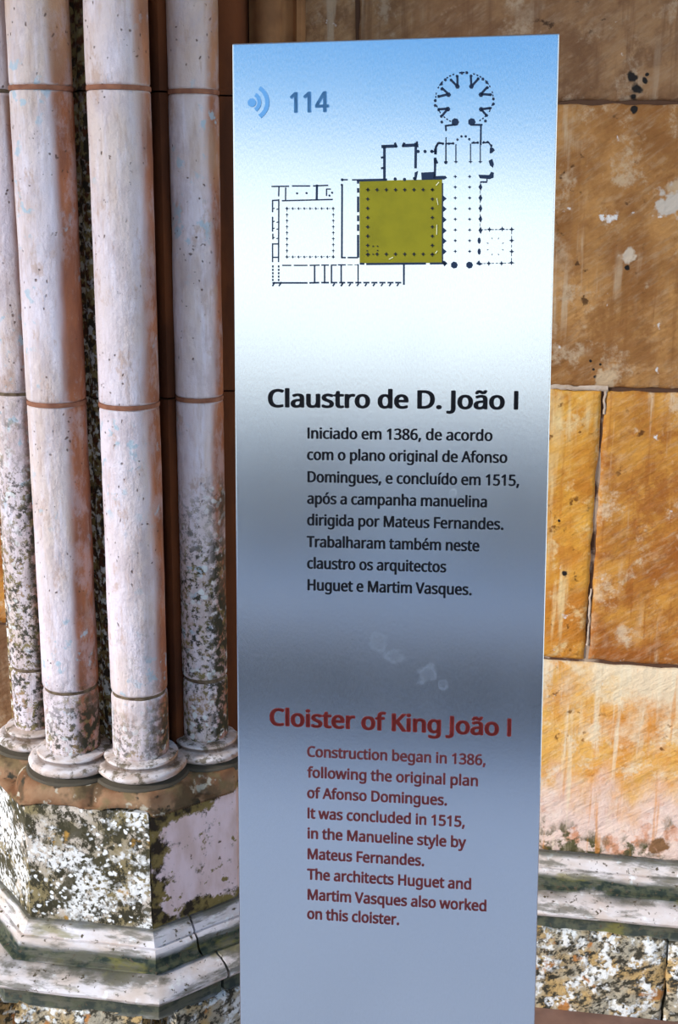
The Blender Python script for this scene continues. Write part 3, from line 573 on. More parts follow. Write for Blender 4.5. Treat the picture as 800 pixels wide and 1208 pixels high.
# letter outlines (cubic splines, thousandths of an em): advance, [[left handle, point, right handle], ...]
GLYPHS = json.loads(r"""{" ":[209,[]],",":[215,[[[152,87,154,84,149,65],[143,45,136,23,128,1],[120,-20,111,-42,102,-64],[94,-84,85,-103,68,-103],[50,-103,33,-103,38,-83],[43,-61,49,-38,54,-15],[58,8,63,31,67,54],[70,74,73,93,98,93],[123,93,148,93,150,90]]]],".":[215,[[[58,24,58,43,58,63],[63,77,72,85,82,93],[93,97,107,97,121,97],[132,93,142,85,152,77],[157,63,157,43,157,24],[152,10,142,2,132,-7],[121,-11,107,-11,93,-11],[82,-7,72,2,63,10]]]],"1":[459,[[[285,191,285,0,262,0],[239,0,216,0,216,133],[216,267,216,400,216,416],[216,429,216,439,216,450],[217,460,217,470,218,479],[218,489,219,499,210,490],[203,483,196,477,189,471],[180,464,169,455,149,438],[129,422,108,405,96,421],[84,437,71,452,123,492],[175,532,226,573,246,573],[265,573,285,573,285,382]]]],"3":[459,[[[395,480,395,439,395,413],[391,391,381,372,371,353],[358,338,340,326,322,315],[301,306,277,302,277,300],[277,299,277,298,323,293],[357,279,379,255,402,231],[413,201,413,163,413,130],[405,100,390,74,374,48],[350,28,318,14,286,-1],[244,-8,193,-8,163,-8],[136,-6,110,-1,84,3],[60,11,36,23,36,45],[36,67,36,89,60,77],[86,68,114,61,142,55],[168,51,194,51,245,51],[282,61,305,81,328,101],[339,129,339,164,339,188],[333,208,320,223,308,237],[289,248,265,255,241,262],[213,265,179,265,160,265],[142,265,123,265,123,285],[123,306,123,326,142,326],[161,326,180,326,211,326],[238,330,259,339,280,348],[296,361,307,377,318,394],[323,412,323,434,323,462],[314,483,295,498,276,514],[251,521,219,521,199,521],[180,519,164,515,147,511],[132,506,117,498,103,491],[89,483,75,473,63,489],[51,505,39,521,60,537],[85,551,115,563,145,575],[180,581,218,581,278,581],[323,567,352,540,381,514]]]],"4":[459,[[[443,151,443,130,415,130],[387,130,359,130,359,87],[359,43,359,0,337,0],[314,0,291,0,291,43],[291,87,291,130,200,130],[108,130,17,130,17,150],[17,170,17,190,107,319],[196,447,286,576,311,576],[335,576,359,576,359,448],[359,321,359,193,387,193],[415,193,443,193,443,172]],[[291,314,291,374,291,388],[291,400,291,412,292,423],[292,434,293,444,293,454],[294,464,294,474,294,483],[295,492,295,500,294,500],[293,500,292,500,288,490],[282,479,276,468,269,456],[263,446,257,438,200,356],[143,275,86,193,154,193],[223,193,291,193,291,253]]]],"5":[459,[[[202,351,221,351,260,351],[294,345,322,331,351,318],[374,299,389,274,405,249],[413,219,413,183,413,143],[404,109,387,81,370,52],[346,30,314,15,282,0],[244,-8,199,-8,169,-8],[142,-5,116,0,90,5],[68,13,51,23,51,45],[51,68,51,90,70,78],[93,69,121,62,148,55],[175,52,200,52,228,52],[253,57,274,65,295,74],[311,88,323,106,335,125],[341,148,341,176,341,213],[329,242,306,262,283,282],[247,292,197,292,182,292],[165,291,146,288,127,285],[111,283,99,280,88,287],[76,295,64,302,71,392],[79,482,86,573,182,573],[277,573,373,573,373,551],[373,530,373,508,297,508],[222,508,146,508,141,453],[137,398,132,342,141,344],[154,346,169,348,185,350]]]],"6":[459,[[[44,202,44,245,44,278],[46,310,51,342,55,374],[63,405,75,433,86,462],[101,487,121,510,141,532],[166,549,196,562,226,574],[263,581,306,581,318,581],[330,580,344,579,357,578],[368,576,377,573,377,553],[377,533,377,513,367,516],[356,519,344,520,332,522],[320,523,308,523,271,523],[240,517,216,504,191,492],[172,475,158,454,143,433],[133,408,127,380,120,352],[116,323,115,291,116,291],[118,291,119,291,128,304],[138,315,150,326,162,336],[177,344,194,350,212,356],[232,358,255,358,288,358],[317,352,342,338,367,324],[386,305,400,279,414,253],[421,221,421,184,421,145],[414,111,399,82,384,53],[363,31,336,15,309,0],[276,-8,239,-8,212,-8],[186,-3,163,7,139,17],[119,33,101,54,83,75],[69,101,59,133,49,165]],[[218,51,238,51,272,51],[299,62,320,84,341,105],[351,139,351,184,351,221],[342,250,324,271,305,292],[277,303,241,303,215,303],[194,298,175,287,156,277],[142,264,131,248,121,232],[115,215,115,198,115,180],[118,163,123,146,128,129],[136,113,146,99,157,84],[170,73,185,64,200,56]]]],"8":[459,[[[196,581,229,581,262,581],[292,575,318,565,343,555],[363,539,378,519,393,499],[400,473,400,443,400,420],[395,400,385,383,375,366],[362,351,346,338,329,325],[311,313,291,303,315,292],[336,279,355,265,374,251],[390,234,401,216,413,197],[419,175,419,148,419,116],[411,89,395,65,380,42],[358,24,330,11,302,-2],[269,-8,231,-8,190,-8],[155,-2,126,10,98,23],[76,40,61,63,47,86],[39,113,39,146,39,172],[45,195,56,214,67,233],[81,250,99,264,118,278],[137,289,158,299,139,310],[122,322,107,336,92,349],[80,365,71,383,62,400],[58,421,58,444,58,474],[65,498,80,518,95,538],[115,554,141,565,167,575]],[[108,165,108,145,108,117],[118,94,138,76,158,57],[188,48,229,48,268,48],[298,57,319,76,339,94],[350,118,350,148,350,166],[345,183,335,197,325,211],[311,224,293,235,275,246],[254,256,229,265,225,267],[221,269,217,270,193,260],[173,249,157,237,141,226],[129,212,121,197,112,182]],[[259,524,228,524,198,524],[174,517,155,502,136,488],[127,468,127,441,127,421],[131,405,141,391,150,378],[163,367,179,357,195,348],[213,339,232,330,250,338],[267,347,282,357,297,366],[308,378,317,392,326,405],[330,422,330,441,330,468],[321,488,302,502,284,517]]]],"A":[512,[[[462,0,437,0,414,59],[391,118,368,177,292,177],[217,177,141,177,118,118],[96,59,73,0,49,0],[24,0,0,0,75,192],[149,383,224,575,245,575],[267,575,289,575,363,383],[437,192,512,0,487,0]],[[304,357,282,415,281,419],[278,427,274,438,271,449],[267,461,263,473,260,485],[257,494,255,500,252,490],[250,479,247,468,244,457],[241,447,238,438,235,429],[232,421,230,415,209,357],[187,299,165,241,226,241],[286,241,346,241,325,299]]]],"C":[507,[[[349,517,323,517,293,517],[265,512,241,502,216,491],[195,476,178,456,161,436],[148,412,139,383,130,354],[125,322,125,286,125,239],[132,198,147,164,162,129],[184,102,213,83,242,65],[279,55,322,55,348,55],[371,57,394,62,416,66],[438,71,460,78,460,57],[460,36,460,15,438,7],[416,1,393,-2,371,-6],[343,-8,312,-8,254,-8],[205,4,166,28,127,52],[98,86,78,131,59,175],[49,227,49,287,49,330],[55,370,67,406,79,442],[97,473,120,499,143,525],[172,545,206,559,240,574],[280,581,324,581,353,581],[382,578,409,572,436,566],[461,558,482,547,472,527],[463,506,453,486,435,494],[416,501,394,508,372,514]]]],"D":[585,[[[536,353,536,292,536,228],[525,174,501,131,477,87],[443,55,399,33,354,11],[300,0,237,0,184,0],[131,0,78,0,78,191],[78,382,78,573,137,573],[195,573,254,573,312,573],[362,562,404,540,446,519],[479,488,502,446,525,405]],[[460,214,460,289,460,340],[452,382,435,415,418,447],[394,471,361,487,329,503],[290,511,244,511,213,511],[181,511,150,511,150,361],[150,211,150,62,176,62],[202,62,228,62,305,62],[363,81,402,119,441,157]]]],"F":[416,[[[150,81,150,0,126,0],[102,0,78,0,78,191],[78,382,78,573,184,573],[291,573,398,573,398,551],[398,530,398,509,315,509],[233,509,150,509,150,442],[150,374,150,306,227,306],[305,306,383,306,383,285],[383,264,383,243,305,243],[227,243,150,243,150,162]]]],"H":[594,[[[516,191,516,0,492,0],[468,0,443,0,443,89],[443,178,443,267,346,267],[248,267,150,267,150,178],[150,89,150,0,126,0],[102,0,78,0,78,191],[78,382,78,573,102,573],[126,573,150,573,150,492],[150,411,150,330,248,330],[346,330,443,330,443,411],[443,492,443,573,468,573],[492,573,516,573,516,382]]]],"I":[272,[[[239,14,239,0,170,0],[101,0,32,0,32,14],[32,28,32,42,55,47],[77,52,99,57,99,210],[99,362,99,515,77,520],[55,526,32,531,32,545],[32,559,32,573,101,573],[170,573,239,573,239,559],[239,545,239,531,217,526],[194,520,172,515,172,362],[172,210,172,57,194,52],[217,47,239,42,239,28]]]],"J":[219,[[[27,-152,-3,-152,-16,-152],[-27,-151,-37,-150,-47,-148],[-55,-145,-63,-142,-63,-122],[-63,-101,-63,-81,-54,-83],[-45,-85,-35,-87,-26,-88],[-16,-89,-5,-89,9,-89],[21,-86,33,-81,45,-76],[55,-66,63,-53,70,-40],[74,-21,74,3,74,193],[74,383,74,573,98,573],[122,573,146,573,146,385],[146,197,146,9,146,-28],[140,-58,128,-82,115,-106],[98,-124,75,-135,53,-147]]]],"K":[496,[[[418,108,496,0,468,0],[440,0,411,0,344,91],[276,182,209,273,189,256],[169,239,150,222,150,148],[150,74,150,0,126,0],[102,0,78,0,78,191],[78,382,78,573,102,573],[126,573,150,573,150,478],[150,384,150,290,166,308],[182,327,199,345,215,363],[232,381,249,399,300,457],[352,515,403,573,431,573],[460,573,488,573,412,489],[336,406,261,323,339,215]]]],"M":[727,[[[350,0,330,0,268,167],[205,335,142,502,141,502],[140,502,139,502,140,491],[141,478,142,461,142,445],[143,426,144,407,144,387],[144,368,144,347,144,231],[144,116,144,0,122,0],[100,0,78,0,78,191],[78,382,78,573,113,573],[149,573,184,573,243,416],[302,260,361,103,362,103],[363,103,364,103,424,260],[484,416,544,573,579,573],[614,573,650,573,650,382],[650,191,650,0,626,0],[602,0,578,0,578,117],[578,235,578,352,578,371],[578,389,579,408,580,426],[580,444,581,460,582,476],[583,490,584,501,583,501],[582,501,581,501,517,334],[453,167,390,0,370,0]]]],"T":[446,[[[259,170,259,0,235,0],[211,0,187,0,187,170],[187,339,187,509,127,509],[68,509,8,509,8,530],[8,551,8,573,151,573],[294,573,437,573,437,551],[437,530,437,509,378,509],[318,509,259,509,259,339]]]],"V":[481,[[[456,573,481,573,413,382],[345,191,277,0,253,0],[229,0,204,0,136,191],[68,382,0,573,25,573],[50,573,75,573,118,450],[161,328,204,205,210,190],[215,175,220,160,224,146],[228,132,231,119,235,106],[238,93,241,80,243,93],[246,106,250,119,253,133],[257,147,262,161,266,176],[271,191,277,207,319,329],[362,451,405,573,430,573]]]],"a":[450,[[[203,437,231,437,283,437],[322,426,347,403,372,380],[385,343,385,293,385,195],[385,98,385,0,368,0],[351,0,334,0,329,20],[325,41,320,61,319,61],[318,61,317,61,304,45],[292,32,279,22,266,12],[251,4,234,-1,217,-6],[196,-8,172,-8,147,-8],[124,-3,103,6,82,15],[66,29,55,48,43,67],[37,91,37,119,37,162],[54,195,87,219,121,242],[173,254,243,257,267,257],[292,258,316,259,316,268],[316,276,316,285,316,321],[308,345,293,359,277,373],[255,380,227,380,204,380],[183,377,163,370,142,363],[123,356,106,347,99,365],[91,383,84,400,103,410],[125,419,151,426,176,433]],[[273,209,252,208,198,206],[161,197,141,182,120,167],[110,146,110,119,110,95],[117,77,132,66,147,55],[165,49,188,49,225,49],[255,59,279,79,303,99],[315,130,315,172,315,184],[315,197,315,210,294,209]]]],"b":[493,[[[139,511,139,461,139,443],[138,426,138,410,137,394],[136,382,135,373,136,373],[137,373,139,373,151,391],[168,406,189,419,211,431],[238,437,272,437,325,437],[368,418,401,381,433,344],[449,289,449,215,449,166],[442,125,427,91,412,58],[392,33,365,17,338,0],[307,-8,272,-8,238,-8],[211,-2,189,10,168,23],[151,37,139,55,137,55],[135,55,133,55,128,36],[123,18,119,0,102,0],[85,0,68,0,68,203],[68,406,68,609,92,609],[115,609,139,609,139,560]],[[299,379,260,379,229,379],[205,373,188,361,170,350],[157,332,150,308,142,285],[139,254,139,217,139,216],[139,215,139,214,139,161],[147,121,165,93,182,65],[214,51,261,51,300,51],[329,65,348,93,367,121],[376,162,376,216,376,270],[367,310,348,338,329,365]]]],"c":[385,[[[265,-8,241,-8,203,-8],[169,0,139,15,109,31],[86,55,69,87,53,120],[44,162,44,213,44,265],[53,308,71,342,88,375],[112,399,142,415,173,430],[207,438,245,438,267,438],[288,436,309,431,329,426],[346,421,358,415,351,395],[344,376,337,356,324,361],[309,365,292,370,275,374],[259,376,244,376,215,376],[191,370,172,358,154,345],[140,327,131,303,122,279],[117,249,117,213,117,179],[122,150,131,126,140,102],[153,84,172,71,190,59],[213,53,240,53,263,53],[284,55,302,60,320,65],[336,71,351,78,351,57],[351,36,351,15,337,8],[321,2,304,-2,286,-6]]]],"d":[493,[[[243,-8,221,-8,167,-8],[124,11,92,48,60,85],[44,140,44,214,44,288],[60,344,93,381,125,419],[168,438,221,438,244,438],[263,435,280,429,296,424],[311,416,323,407,335,397],[346,386,354,374,356,374],[358,374,359,374,359,381],[358,392,356,405,355,419],[354,430,354,438,354,495],[354,552,354,609,378,609],[401,609,425,609,425,406],[425,203,425,0,406,0],[387,0,368,0,365,19],[361,38,358,58,357,58],[356,58,354,58,346,45],[335,34,323,24,311,15],[296,7,279,1,263,-5]],[[193,51,232,51,277,51],[309,63,328,88,346,113],[355,150,355,200,355,205],[355,209,355,213,355,267],[346,308,329,336,311,365],[279,379,231,379,193,379],[165,364,146,334,127,304],[117,263,117,213,117,161],[127,121,146,93,165,65]]]],"e":[452,[[[196,438,234,438,271,438],[303,430,329,414,356,398],[376,375,390,346,404,317],[411,283,411,244,411,230],[411,215,411,201,313,201],[215,201,117,201,118,153],[131,116,154,90,178,65],[211,52,254,52,281,52],[306,55,327,60,348,65],[370,72,392,82,392,61],[392,41,392,20,370,10],[349,3,327,-1,306,-6],[280,-8,251,-8,210,-8],[174,0,143,17,112,33],[88,58,70,91,53,124],[44,164,44,212,44,259],[52,299,68,333,84,366],[106,392,134,411,163,429]],[[257,380,233,380,200,380],[173,369,154,348,134,326],[122,296,119,257,192,257],[265,257,338,257,338,282],[334,303,326,322,319,340],[308,354,292,364,277,375]]]],"f":[276,[[[266,393,266,375,230,375],[194,375,158,375,158,250],[158,125,158,0,134,0],[111,0,87,0,87,125],[87,250,87,375,62,375],[37,375,12,375,12,386],[12,397,12,408,37,416],[62,424,87,432,87,441],[87,449,87,457,87,494],[93,524,104,547,115,570],[131,587,152,597,172,608],[198,613,227,613,244,613],[260,612,274,609,288,606],[300,603,310,599,304,581],[298,562,292,544,283,546],[273,549,262,552,251,554],[240,556,228,556,204,556],[187,548,175,532,164,516],[158,492,158,458,158,449],[158,439,158,430,194,430],[230,430,266,430,266,412]]]],"g":[493,[[[165,438,221,438,249,438],[274,433,297,422,320,411],[339,395,355,373,357,373],[358,373,359,373,362,392],[366,411,369,430,388,430],[406,430,425,430,425,284],[425,138,425,-7,425,-48],[418,-82,404,-109,390,-137],[369,-158,341,-172,312,-186],[276,-192,233,-192,202,-192],[173,-190,147,-186,121,-181],[98,-174,78,-165,78,-144],[78,-122,78,-100,98,-111],[122,-119,149,-125,176,-131],[206,-134,237,-134,273,-134],[302,-123,324,-101,345,-80],[355,-50,355,-13,355,-7],[355,-2,355,4,355,10],[356,20,356,32,357,44],[357,52,358,57,357,57],[356,57,354,57,339,35],[321,19,299,8,277,-3],[251,-8,221,-8,166,-8],[122,11,91,51,60,90],[44,144,44,214,44,283],[60,337,91,377,122,418]],[[259,379,230,379,206,379],[186,372,169,359,152,346],[139,328,130,303,121,279],[117,249,117,213,117,160],[127,120,146,92,166,64],[194,50,232,50,254,50],[272,53,288,58,303,64],[316,73,326,85,337,97],[344,112,349,131,354,149],[356,172,356,197,356,203],[356,209,356,214,356,253],[352,285,343,309,334,333],[320,350,302,362,283,373]]]],"h":[496,[[[139,490,139,431,139,420],[138,410,138,399,137,389],[136,379,135,370,136,370],[138,370,140,370,149,385],[160,398,174,407,188,417],[203,424,221,429,238,435],[255,437,273,437,308,437],[337,432,360,421,384,410],[401,393,413,370,425,347],[431,317,431,280,431,187],[431,93,431,0,407,0],[384,0,361,0,361,92],[361,183,361,275,361,310],[353,336,338,353,322,370],[298,379,265,379,233,379],[207,372,189,360,171,348],[158,331,150,308,143,284],[139,256,139,222,139,148],[139,74,139,0,115,0],[92,0,68,0,68,203],[68,406,68,609,92,609],[115,609,139,609,139,550]]]],"i":[207,[[[115,430,139,430,139,287],[139,143,139,0,115,0],[92,0,68,0,68,143],[68,287,68,430,92,430]],[[92,591,104,591,115,591],[124,587,133,580,141,573],[145,562,145,546,145,531],[141,520,133,512,124,505],[115,501,104,501,92,501],[83,505,75,512,67,520],[63,531,63,546,63,562],[67,573,75,580,83,587]]]],"k":[428,[[[138,397,138,291,138,283],[138,271,137,257,136,244],[135,231,135,221,136,221],[137,221,138,221,141,226],[146,232,152,240,159,248],[165,256,172,264,179,273],[184,279,189,285,235,333],[281,381,326,430,354,430],[381,430,409,430,351,369],[293,307,235,246,297,164],[359,82,421,0,393,0],[364,0,336,0,286,67],[237,134,187,200,171,186],[154,172,138,158,138,105],[138,53,138,0,115,0],[91,0,68,0,68,203],[68,406,68,609,91,609],[115,609,138,609,138,503]]]],"l":[207,[[[139,203,139,0,115,0],[92,0,68,0,68,203],[68,406,68,609,92,609],[115,609,139,609,139,406]]]],"m":[750,[[[512,438,540,438,588,438],[625,425,649,401,673,376],[685,335,685,280,685,187],[685,93,685,0,662,0],[638,0,615,0,615,92],[615,184,615,277,615,310],[608,336,594,353,580,370],[558,379,528,379,486,379],[456,366,438,342,420,318],[411,283,411,237,411,158],[411,79,411,0,388,0],[365,0,342,0,342,92],[342,184,342,277,342,299],[338,318,332,333,326,348],[316,360,303,367,290,375],[274,379,253,379,225,379],[202,372,185,360,169,348],[157,331,150,308,142,285],[139,257,139,223,139,149],[139,74,139,0,115,0],[92,0,68,0,68,143],[68,287,68,430,87,430],[106,430,125,430,129,410],[132,391,136,371,137,371],[138,371,140,371,149,386],[160,399,173,409,186,418],[200,426,217,431,233,435],[249,438,266,438,299,438],[327,432,349,420,371,408],[388,390,398,366,399,366],[400,366,402,366,416,390],[436,408,461,420,486,432]]]],"n":[496,[[[257,438,275,438,326,438],[365,425,391,401,418,376],[431,335,431,280,431,187],[431,93,431,0,407,0],[384,0,361,0,361,92],[361,183,361,275,361,310],[353,336,338,353,322,370],[298,379,265,379,217,379],[184,365,166,338,148,312],[139,273,139,223,139,149],[139,74,139,0,115,0],[92,0,68,0,68,143],[68,287,68,430,87,430],[106,430,125,430,129,410],[132,391,136,371,137,371],[138,371,140,371,149,386],[161,399,175,409,189,418],[205,426,222,431,239,435]]]],"o":[485,[[[442,263,442,216,442,180],[437,148,428,121,418,93],[405,70,388,51,370,31],[349,17,324,7,300,-3],[272,-8,241,-8,213,-8],[187,-3,163,7,139,17],[118,31,100,51,83,70],[69,93,59,121,49,148],[44,180,44,216,44,263],[52,304,68,336,84,369],[107,394,137,412,167,429],[203,438,244,438,283,438],[317,429,347,412,377,394],[400,369,417,336,433,304]],[[117,267,117,216,117,182],[121,153,130,128,139,103],[153,84,172,71,190,57],[214,51,243,51,272,51],[296,57,314,71,333,84],[347,103,356,128,364,153],[369,182,369,216,369,250],[364,279,355,303,346,327],[332,346,314,359,296,372],[272,379,242,379,198,379],[167,364,147,335,127,306]]]],"p":[493,[[[250,438,273,438,326,438],[368,419,401,383,433,346],[449,290,449,216,449,167],[442,126,427,93,412,59],[392,34,365,17,339,0],[308,-8,272,-8,250,-8],[230,-5,213,1,196,7],[182,14,170,24,158,33],[147,43,139,55,137,55],[136,55,134,55,135,45],[136,34,137,20,138,6],[139,-6,139,-16,139,-75],[139,-134,139,-192,115,-192],[92,-192,68,-192,68,15],[68,222,68,430,87,430],[107,430,126,430,129,410],[132,391,136,371,137,371],[138,371,139,371,147,384],[158,395,170,405,182,415],[196,423,213,429,230,435]],[[299,379,260,379,231,379],[208,373,190,362,172,351],[160,335,152,313,144,291],[139,263,139,229,139,225],[139,220,139,216,139,180],[142,150,150,126,157,101],[170,83,188,70,206,57],[230,51,261,51,288,51],[309,58,326,72,343,87],[355,106,364,131,372,156],[376,184,376,217,376,266],[367,305,348,334,329,364]]]],"q":[493,[[[354,-70,354,-9,354,1],[355,12,355,25,356,38],[357,49,358,58,357,58],[355,58,354,58,341,40],[324,24,303,11,281,-2],[253,-8,219,-8,167,-8],[125,11,93,48,60,85],[44,140,44,214,44,263],[52,304,67,338,82,371],[102,396,129,413,156,429],[187,438,221,438,255,438],[283,431,304,419,325,406],[342,390,355,371,356,371],[357,371,358,371,362,391],[365,410,369,430,388,430],[406,430,425,430,425,222],[425,15,425,-192,401,-192],[378,-192,354,-192,354,-131]],[[194,51,233,51,262,51],[286,56,304,67,321,77],[334,94,342,116,350,138],[355,166,355,199,355,204],[355,209,355,213,355,268],[346,309,328,337,310,365],[277,379,231,379,192,379],[164,364,145,334,126,304],[117,263,117,213,117,162],[127,122,146,93,165,65]]]],"r":[331,[[[249,438,269,438,277,438],[285,437,295,437,304,436],[312,435,319,433,316,411],[313,390,310,368,303,370],[296,371,287,372,279,373],[271,374,264,374,247,374],[231,370,217,363,202,356],[188,347,176,334,165,321],[155,306,149,289,142,271],[139,251,139,229,139,153],[139,76,139,0,115,0],[92,0,68,0,68,143],[68,287,68,430,87,430],[107,430,126,430,129,404],[131,377,134,351,135,351],[136,351,137,351,146,367],[157,382,170,395,183,408],[198,418,214,426,231,434]]]],"s":[384,[[[348,142,348,119,348,91],[341,68,327,49,313,30],[294,16,268,6,242,-3],[212,-8,176,-8,146,-8],[121,-6,99,-1,77,4],[58,11,42,19,42,41],[42,62,42,83,59,75],[80,67,104,60,128,53],[153,49,178,49,214,49],[240,55,256,66,272,78],[280,93,280,112,280,123],[277,133,271,141,265,150],[255,158,239,167,224,175],[202,185,174,196,146,206],[122,217,103,228,83,238],[68,251,57,266,46,281],[41,300,41,324,41,360],[56,388,85,408,115,428],[154,438,202,438,228,438],[253,435,275,430,298,425],[319,418,339,409,331,390],[323,372,315,353,297,360],[278,367,258,372,238,377],[218,380,197,380,168,380],[146,375,131,366,116,357],[108,344,108,328,108,316],[112,306,119,298,126,290],[137,282,154,274,170,266],[191,256,219,246,246,236],[269,226,289,215,308,204],[323,191,333,176,343,161]]]],"t":[289,[[[192,50,212,50,222,50],[233,51,245,53,256,54],[265,56,272,59,272,41],[272,23,272,5,264,1],[254,-2,240,-4,226,-7],[213,-8,200,-8,177,-8],[157,-4,138,4,119,11],[103,25,91,44,80,63],[74,90,74,125,74,209],[74,292,74,375,53,375],[33,375,13,375,13,387],[13,398,13,409,33,418],[54,428,75,437,84,468],[93,498,103,528,117,528],[130,528,144,528,144,496],[144,463,144,430,186,430],[227,430,269,430,269,412],[269,393,269,375,227,375],[186,375,144,375,144,292],[144,210,144,127,144,101],[151,81,163,69,176,56]]]],"u":[496,[[[404,430,427,430,427,287],[427,143,427,0,408,0],[389,0,370,0,366,19],[363,38,359,57,358,57],[357,57,356,57,347,42],[335,30,321,20,306,10],[291,3,273,-1,256,-6],[238,-8,220,-8,186,-8],[157,-3,134,8,110,19],[93,36,81,59,69,82],[63,112,63,148,63,242],[63,336,63,430,87,430],[111,430,135,430,135,338],[135,245,135,153,135,119],[142,93,158,76,173,59],[198,51,230,51,262,51],[287,57,306,69,324,81],[337,98,345,121,353,145],[357,173,357,206,357,281],[357,355,357,430,380,430]]]],"w":[630,[[[370,162,346,243,342,254],[339,265,336,276,333,287],[330,298,328,308,325,317],[323,327,321,335,319,344],[317,351,316,357,315,357],[314,357,313,357,312,351],[310,344,308,335,306,327],[304,317,302,307,300,297],[297,286,294,275,291,265],[288,253,284,242,258,162],[233,81,207,1,180,1],[153,1,127,1,87,144],[48,287,9,431,33,431],[57,431,82,431,102,354],[121,278,141,201,145,186],[149,170,153,154,157,139],[160,124,163,109,166,95],[168,83,169,73,170,73],[171,73,172,73,174,79],[176,87,178,97,180,107],[182,117,185,128,187,138],[190,149,193,160,196,170],[199,180,201,188,227,269],[252,350,277,431,303,431],[329,431,354,431,379,350],[404,269,428,188,432,176],[436,163,440,149,444,135],[447,122,451,109,454,96],[456,84,457,74,458,74],[459,74,460,74,461,83],[463,94,466,108,469,121],[473,136,477,153,481,169],[485,185,489,201,509,278],[529,354,549,431,573,431],[597,431,621,431,582,287],[542,144,502,1,474,1],[447,1,419,1,395,82]]]],"y":[409,[[[59,286,1,430,26,430],[51,430,76,430,107,348],[138,267,169,185,175,171],[179,157,184,144,189,130],[193,117,196,105,200,92],[203,80,205,68,206,68],[207,68,209,68,212,82],[217,99,224,121,231,142],[238,164,245,186,275,267],[304,349,333,430,358,430],[384,430,409,430,347,267],[285,104,224,-59,214,-86],[202,-109,188,-130,174,-150],[158,-165,138,-176,119,-187],[95,-192,67,-192,55,-192],[43,-192,34,-190,24,-189],[16,-188,9,-186,9,-167],[9,-149,9,-130,15,-131],[22,-132,30,-133,38,-134],[47,-135,56,-135,73,-135],[87,-132,99,-126,111,-119],[121,-111,130,-99,138,-88],[146,-74,152,-59,159,-40],[167,-21,174,-2,116,142]]]],"ã":[450,[[[203,437,231,437,283,437],[322,426,347,403,372,380],[385,343,385,293,385,195],[385,98,385,0,368,0],[351,0,334,0,329,20],[325,41,320,61,319,61],[318,61,317,61,304,45],[292,32,279,22,266,12],[251,4,234,-1,217,-6],[196,-8,172,-8,147,-8],[124,-3,103,6,82,15],[66,29,55,48,43,67],[37,91,37,119,37,162],[54,195,87,219,121,242],[173,254,243,257,267,257],[292,258,316,259,316,268],[316,276,316,285,316,321],[308,345,293,359,277,373],[255,380,227,380,204,380],[183,377,163,370,142,363],[123,356,106,347,99,365],[91,383,84,400,103,410],[125,419,151,426,176,433]],[[273,209,252,208,198,206],[161,197,141,182,120,167],[110,146,110,119,110,95],[117,77,132,66,147,55],[165,49,188,49,225,49],[255,59,279,79,303,99],[315,130,315,172,315,184],[315,197,315,210,294,209]],[[92,486,79,486,80,502],[83,516,88,529,92,541],[98,552,106,561,113,570],[122,577,132,581,142,586],[154,589,167,589,179,589],[190,586,201,582,212,577],[222,572,233,566,243,560],[252,554,262,550,271,545],[280,543,289,543,301,543],[310,547,317,555,324,562],[329,574,333,589,346,589],[360,589,373,589,370,558],[361,534,346,515,331,496],[311,487,285,487,274,487],[263,489,253,494,242,498],[231,503,221,510,211,516],[201,521,191,526,182,530],[173,532,164,532,151,532],[141,529,135,521,128,513],[123,501,119,486,106,486]]]],"é":[452,[[[196,438,234,438,271,438],[303,430,329,414,356,398],[376,375,390,346,404,317],[411,283,411,244,411,230],[411,215,411,201,313,201],[215,201,117,201,118,153],[131,116,154,90,178,65],[211,52,254,52,281,52],[306,55,327,60,348,65],[370,72,392,82,392,61],[392,41,392,20,370,10],[349,3,327,-1,306,-6],[280,-8,251,-8,210,-8],[174,0,143,17,112,33],[88,58,70,91,53,124],[44,164,44,212,44,259],[52,299,68,333,84,366],[106,392,134,411,163,429]],[[257,380,233,380,200,380],[173,369,154,348,134,326],[122,296,119,257,192,257],[265,257,338,257,338,282],[334,303,326,322,319,340],[308,354,292,364,277,375]],[[347,609,347,606,342,599],[335,590,326,579,317,568],[307,557,296,546,285,534],[274,523,263,513,252,502],[242,493,233,486,217,486],[202,486,186,486,186,489],[186,492,186,496,194,506],[203,518,212,532,221,546],[231,560,240,575,249,589],[256,603,262,614,291,614],[319,614,347,614,347,612]]]],"í":[207,[[[139,143,139,0,115,0],[92,0,68,0,68,143],[68,287,68,430,92,430],[115,430,139,430,139,287]],[[222,609,222,606,217,599],[210,590,201,579,192,568],[182,557,171,546,160,534],[149,523,138,513,127,502],[117,493,107,486,92,486],[76,486,61,486,61,489],[61,492,61,496,69,506],[78,518,87,532,96,546],[106,560,115,575,124,589],[131,603,137,614,165,614],[194,614,222,614,222,612]]]],"ó":[485,[[[442,263,442,216,442,180],[437,148,428,121,418,93],[405,70,388,51,370,31],[349,17,324,7,300,-3],[272,-8,241,-8,213,-8],[187,-3,163,7,139,17],[118,31,100,51,83,70],[69,93,59,121,49,148],[44,180,44,216,44,263],[52,304,68,336,84,369],[107,394,137,412,167,429],[203,438,244,438,283,438],[317,429,347,412,377,394],[400,369,417,336,433,304]],[[117,267,117,216,117,182],[121,153,130,128,139,103],[153,84,172,71,190,57],[214,51,243,51,272,51],[296,57,314,71,333,84],[347,103,356,128,364,153],[369,182,369,216,369,250],[364,279,355,303,346,327],[332,346,314,359,296,372],[272,379,242,379,198,379],[167,364,147,335,127,306]],[[362,609,362,606,357,599],[350,590,341,579,332,568],[322,557,311,546,300,534],[289,523,278,513,267,502],[257,493,247,486,231,486],[216,486,200,486,200,489],[200,492,200,496,209,506],[217,518,227,532,236,546],[245,560,254,575,263,589],[271,603,277,614,305,614],[333,614,362,614,362,612]]]]}""")
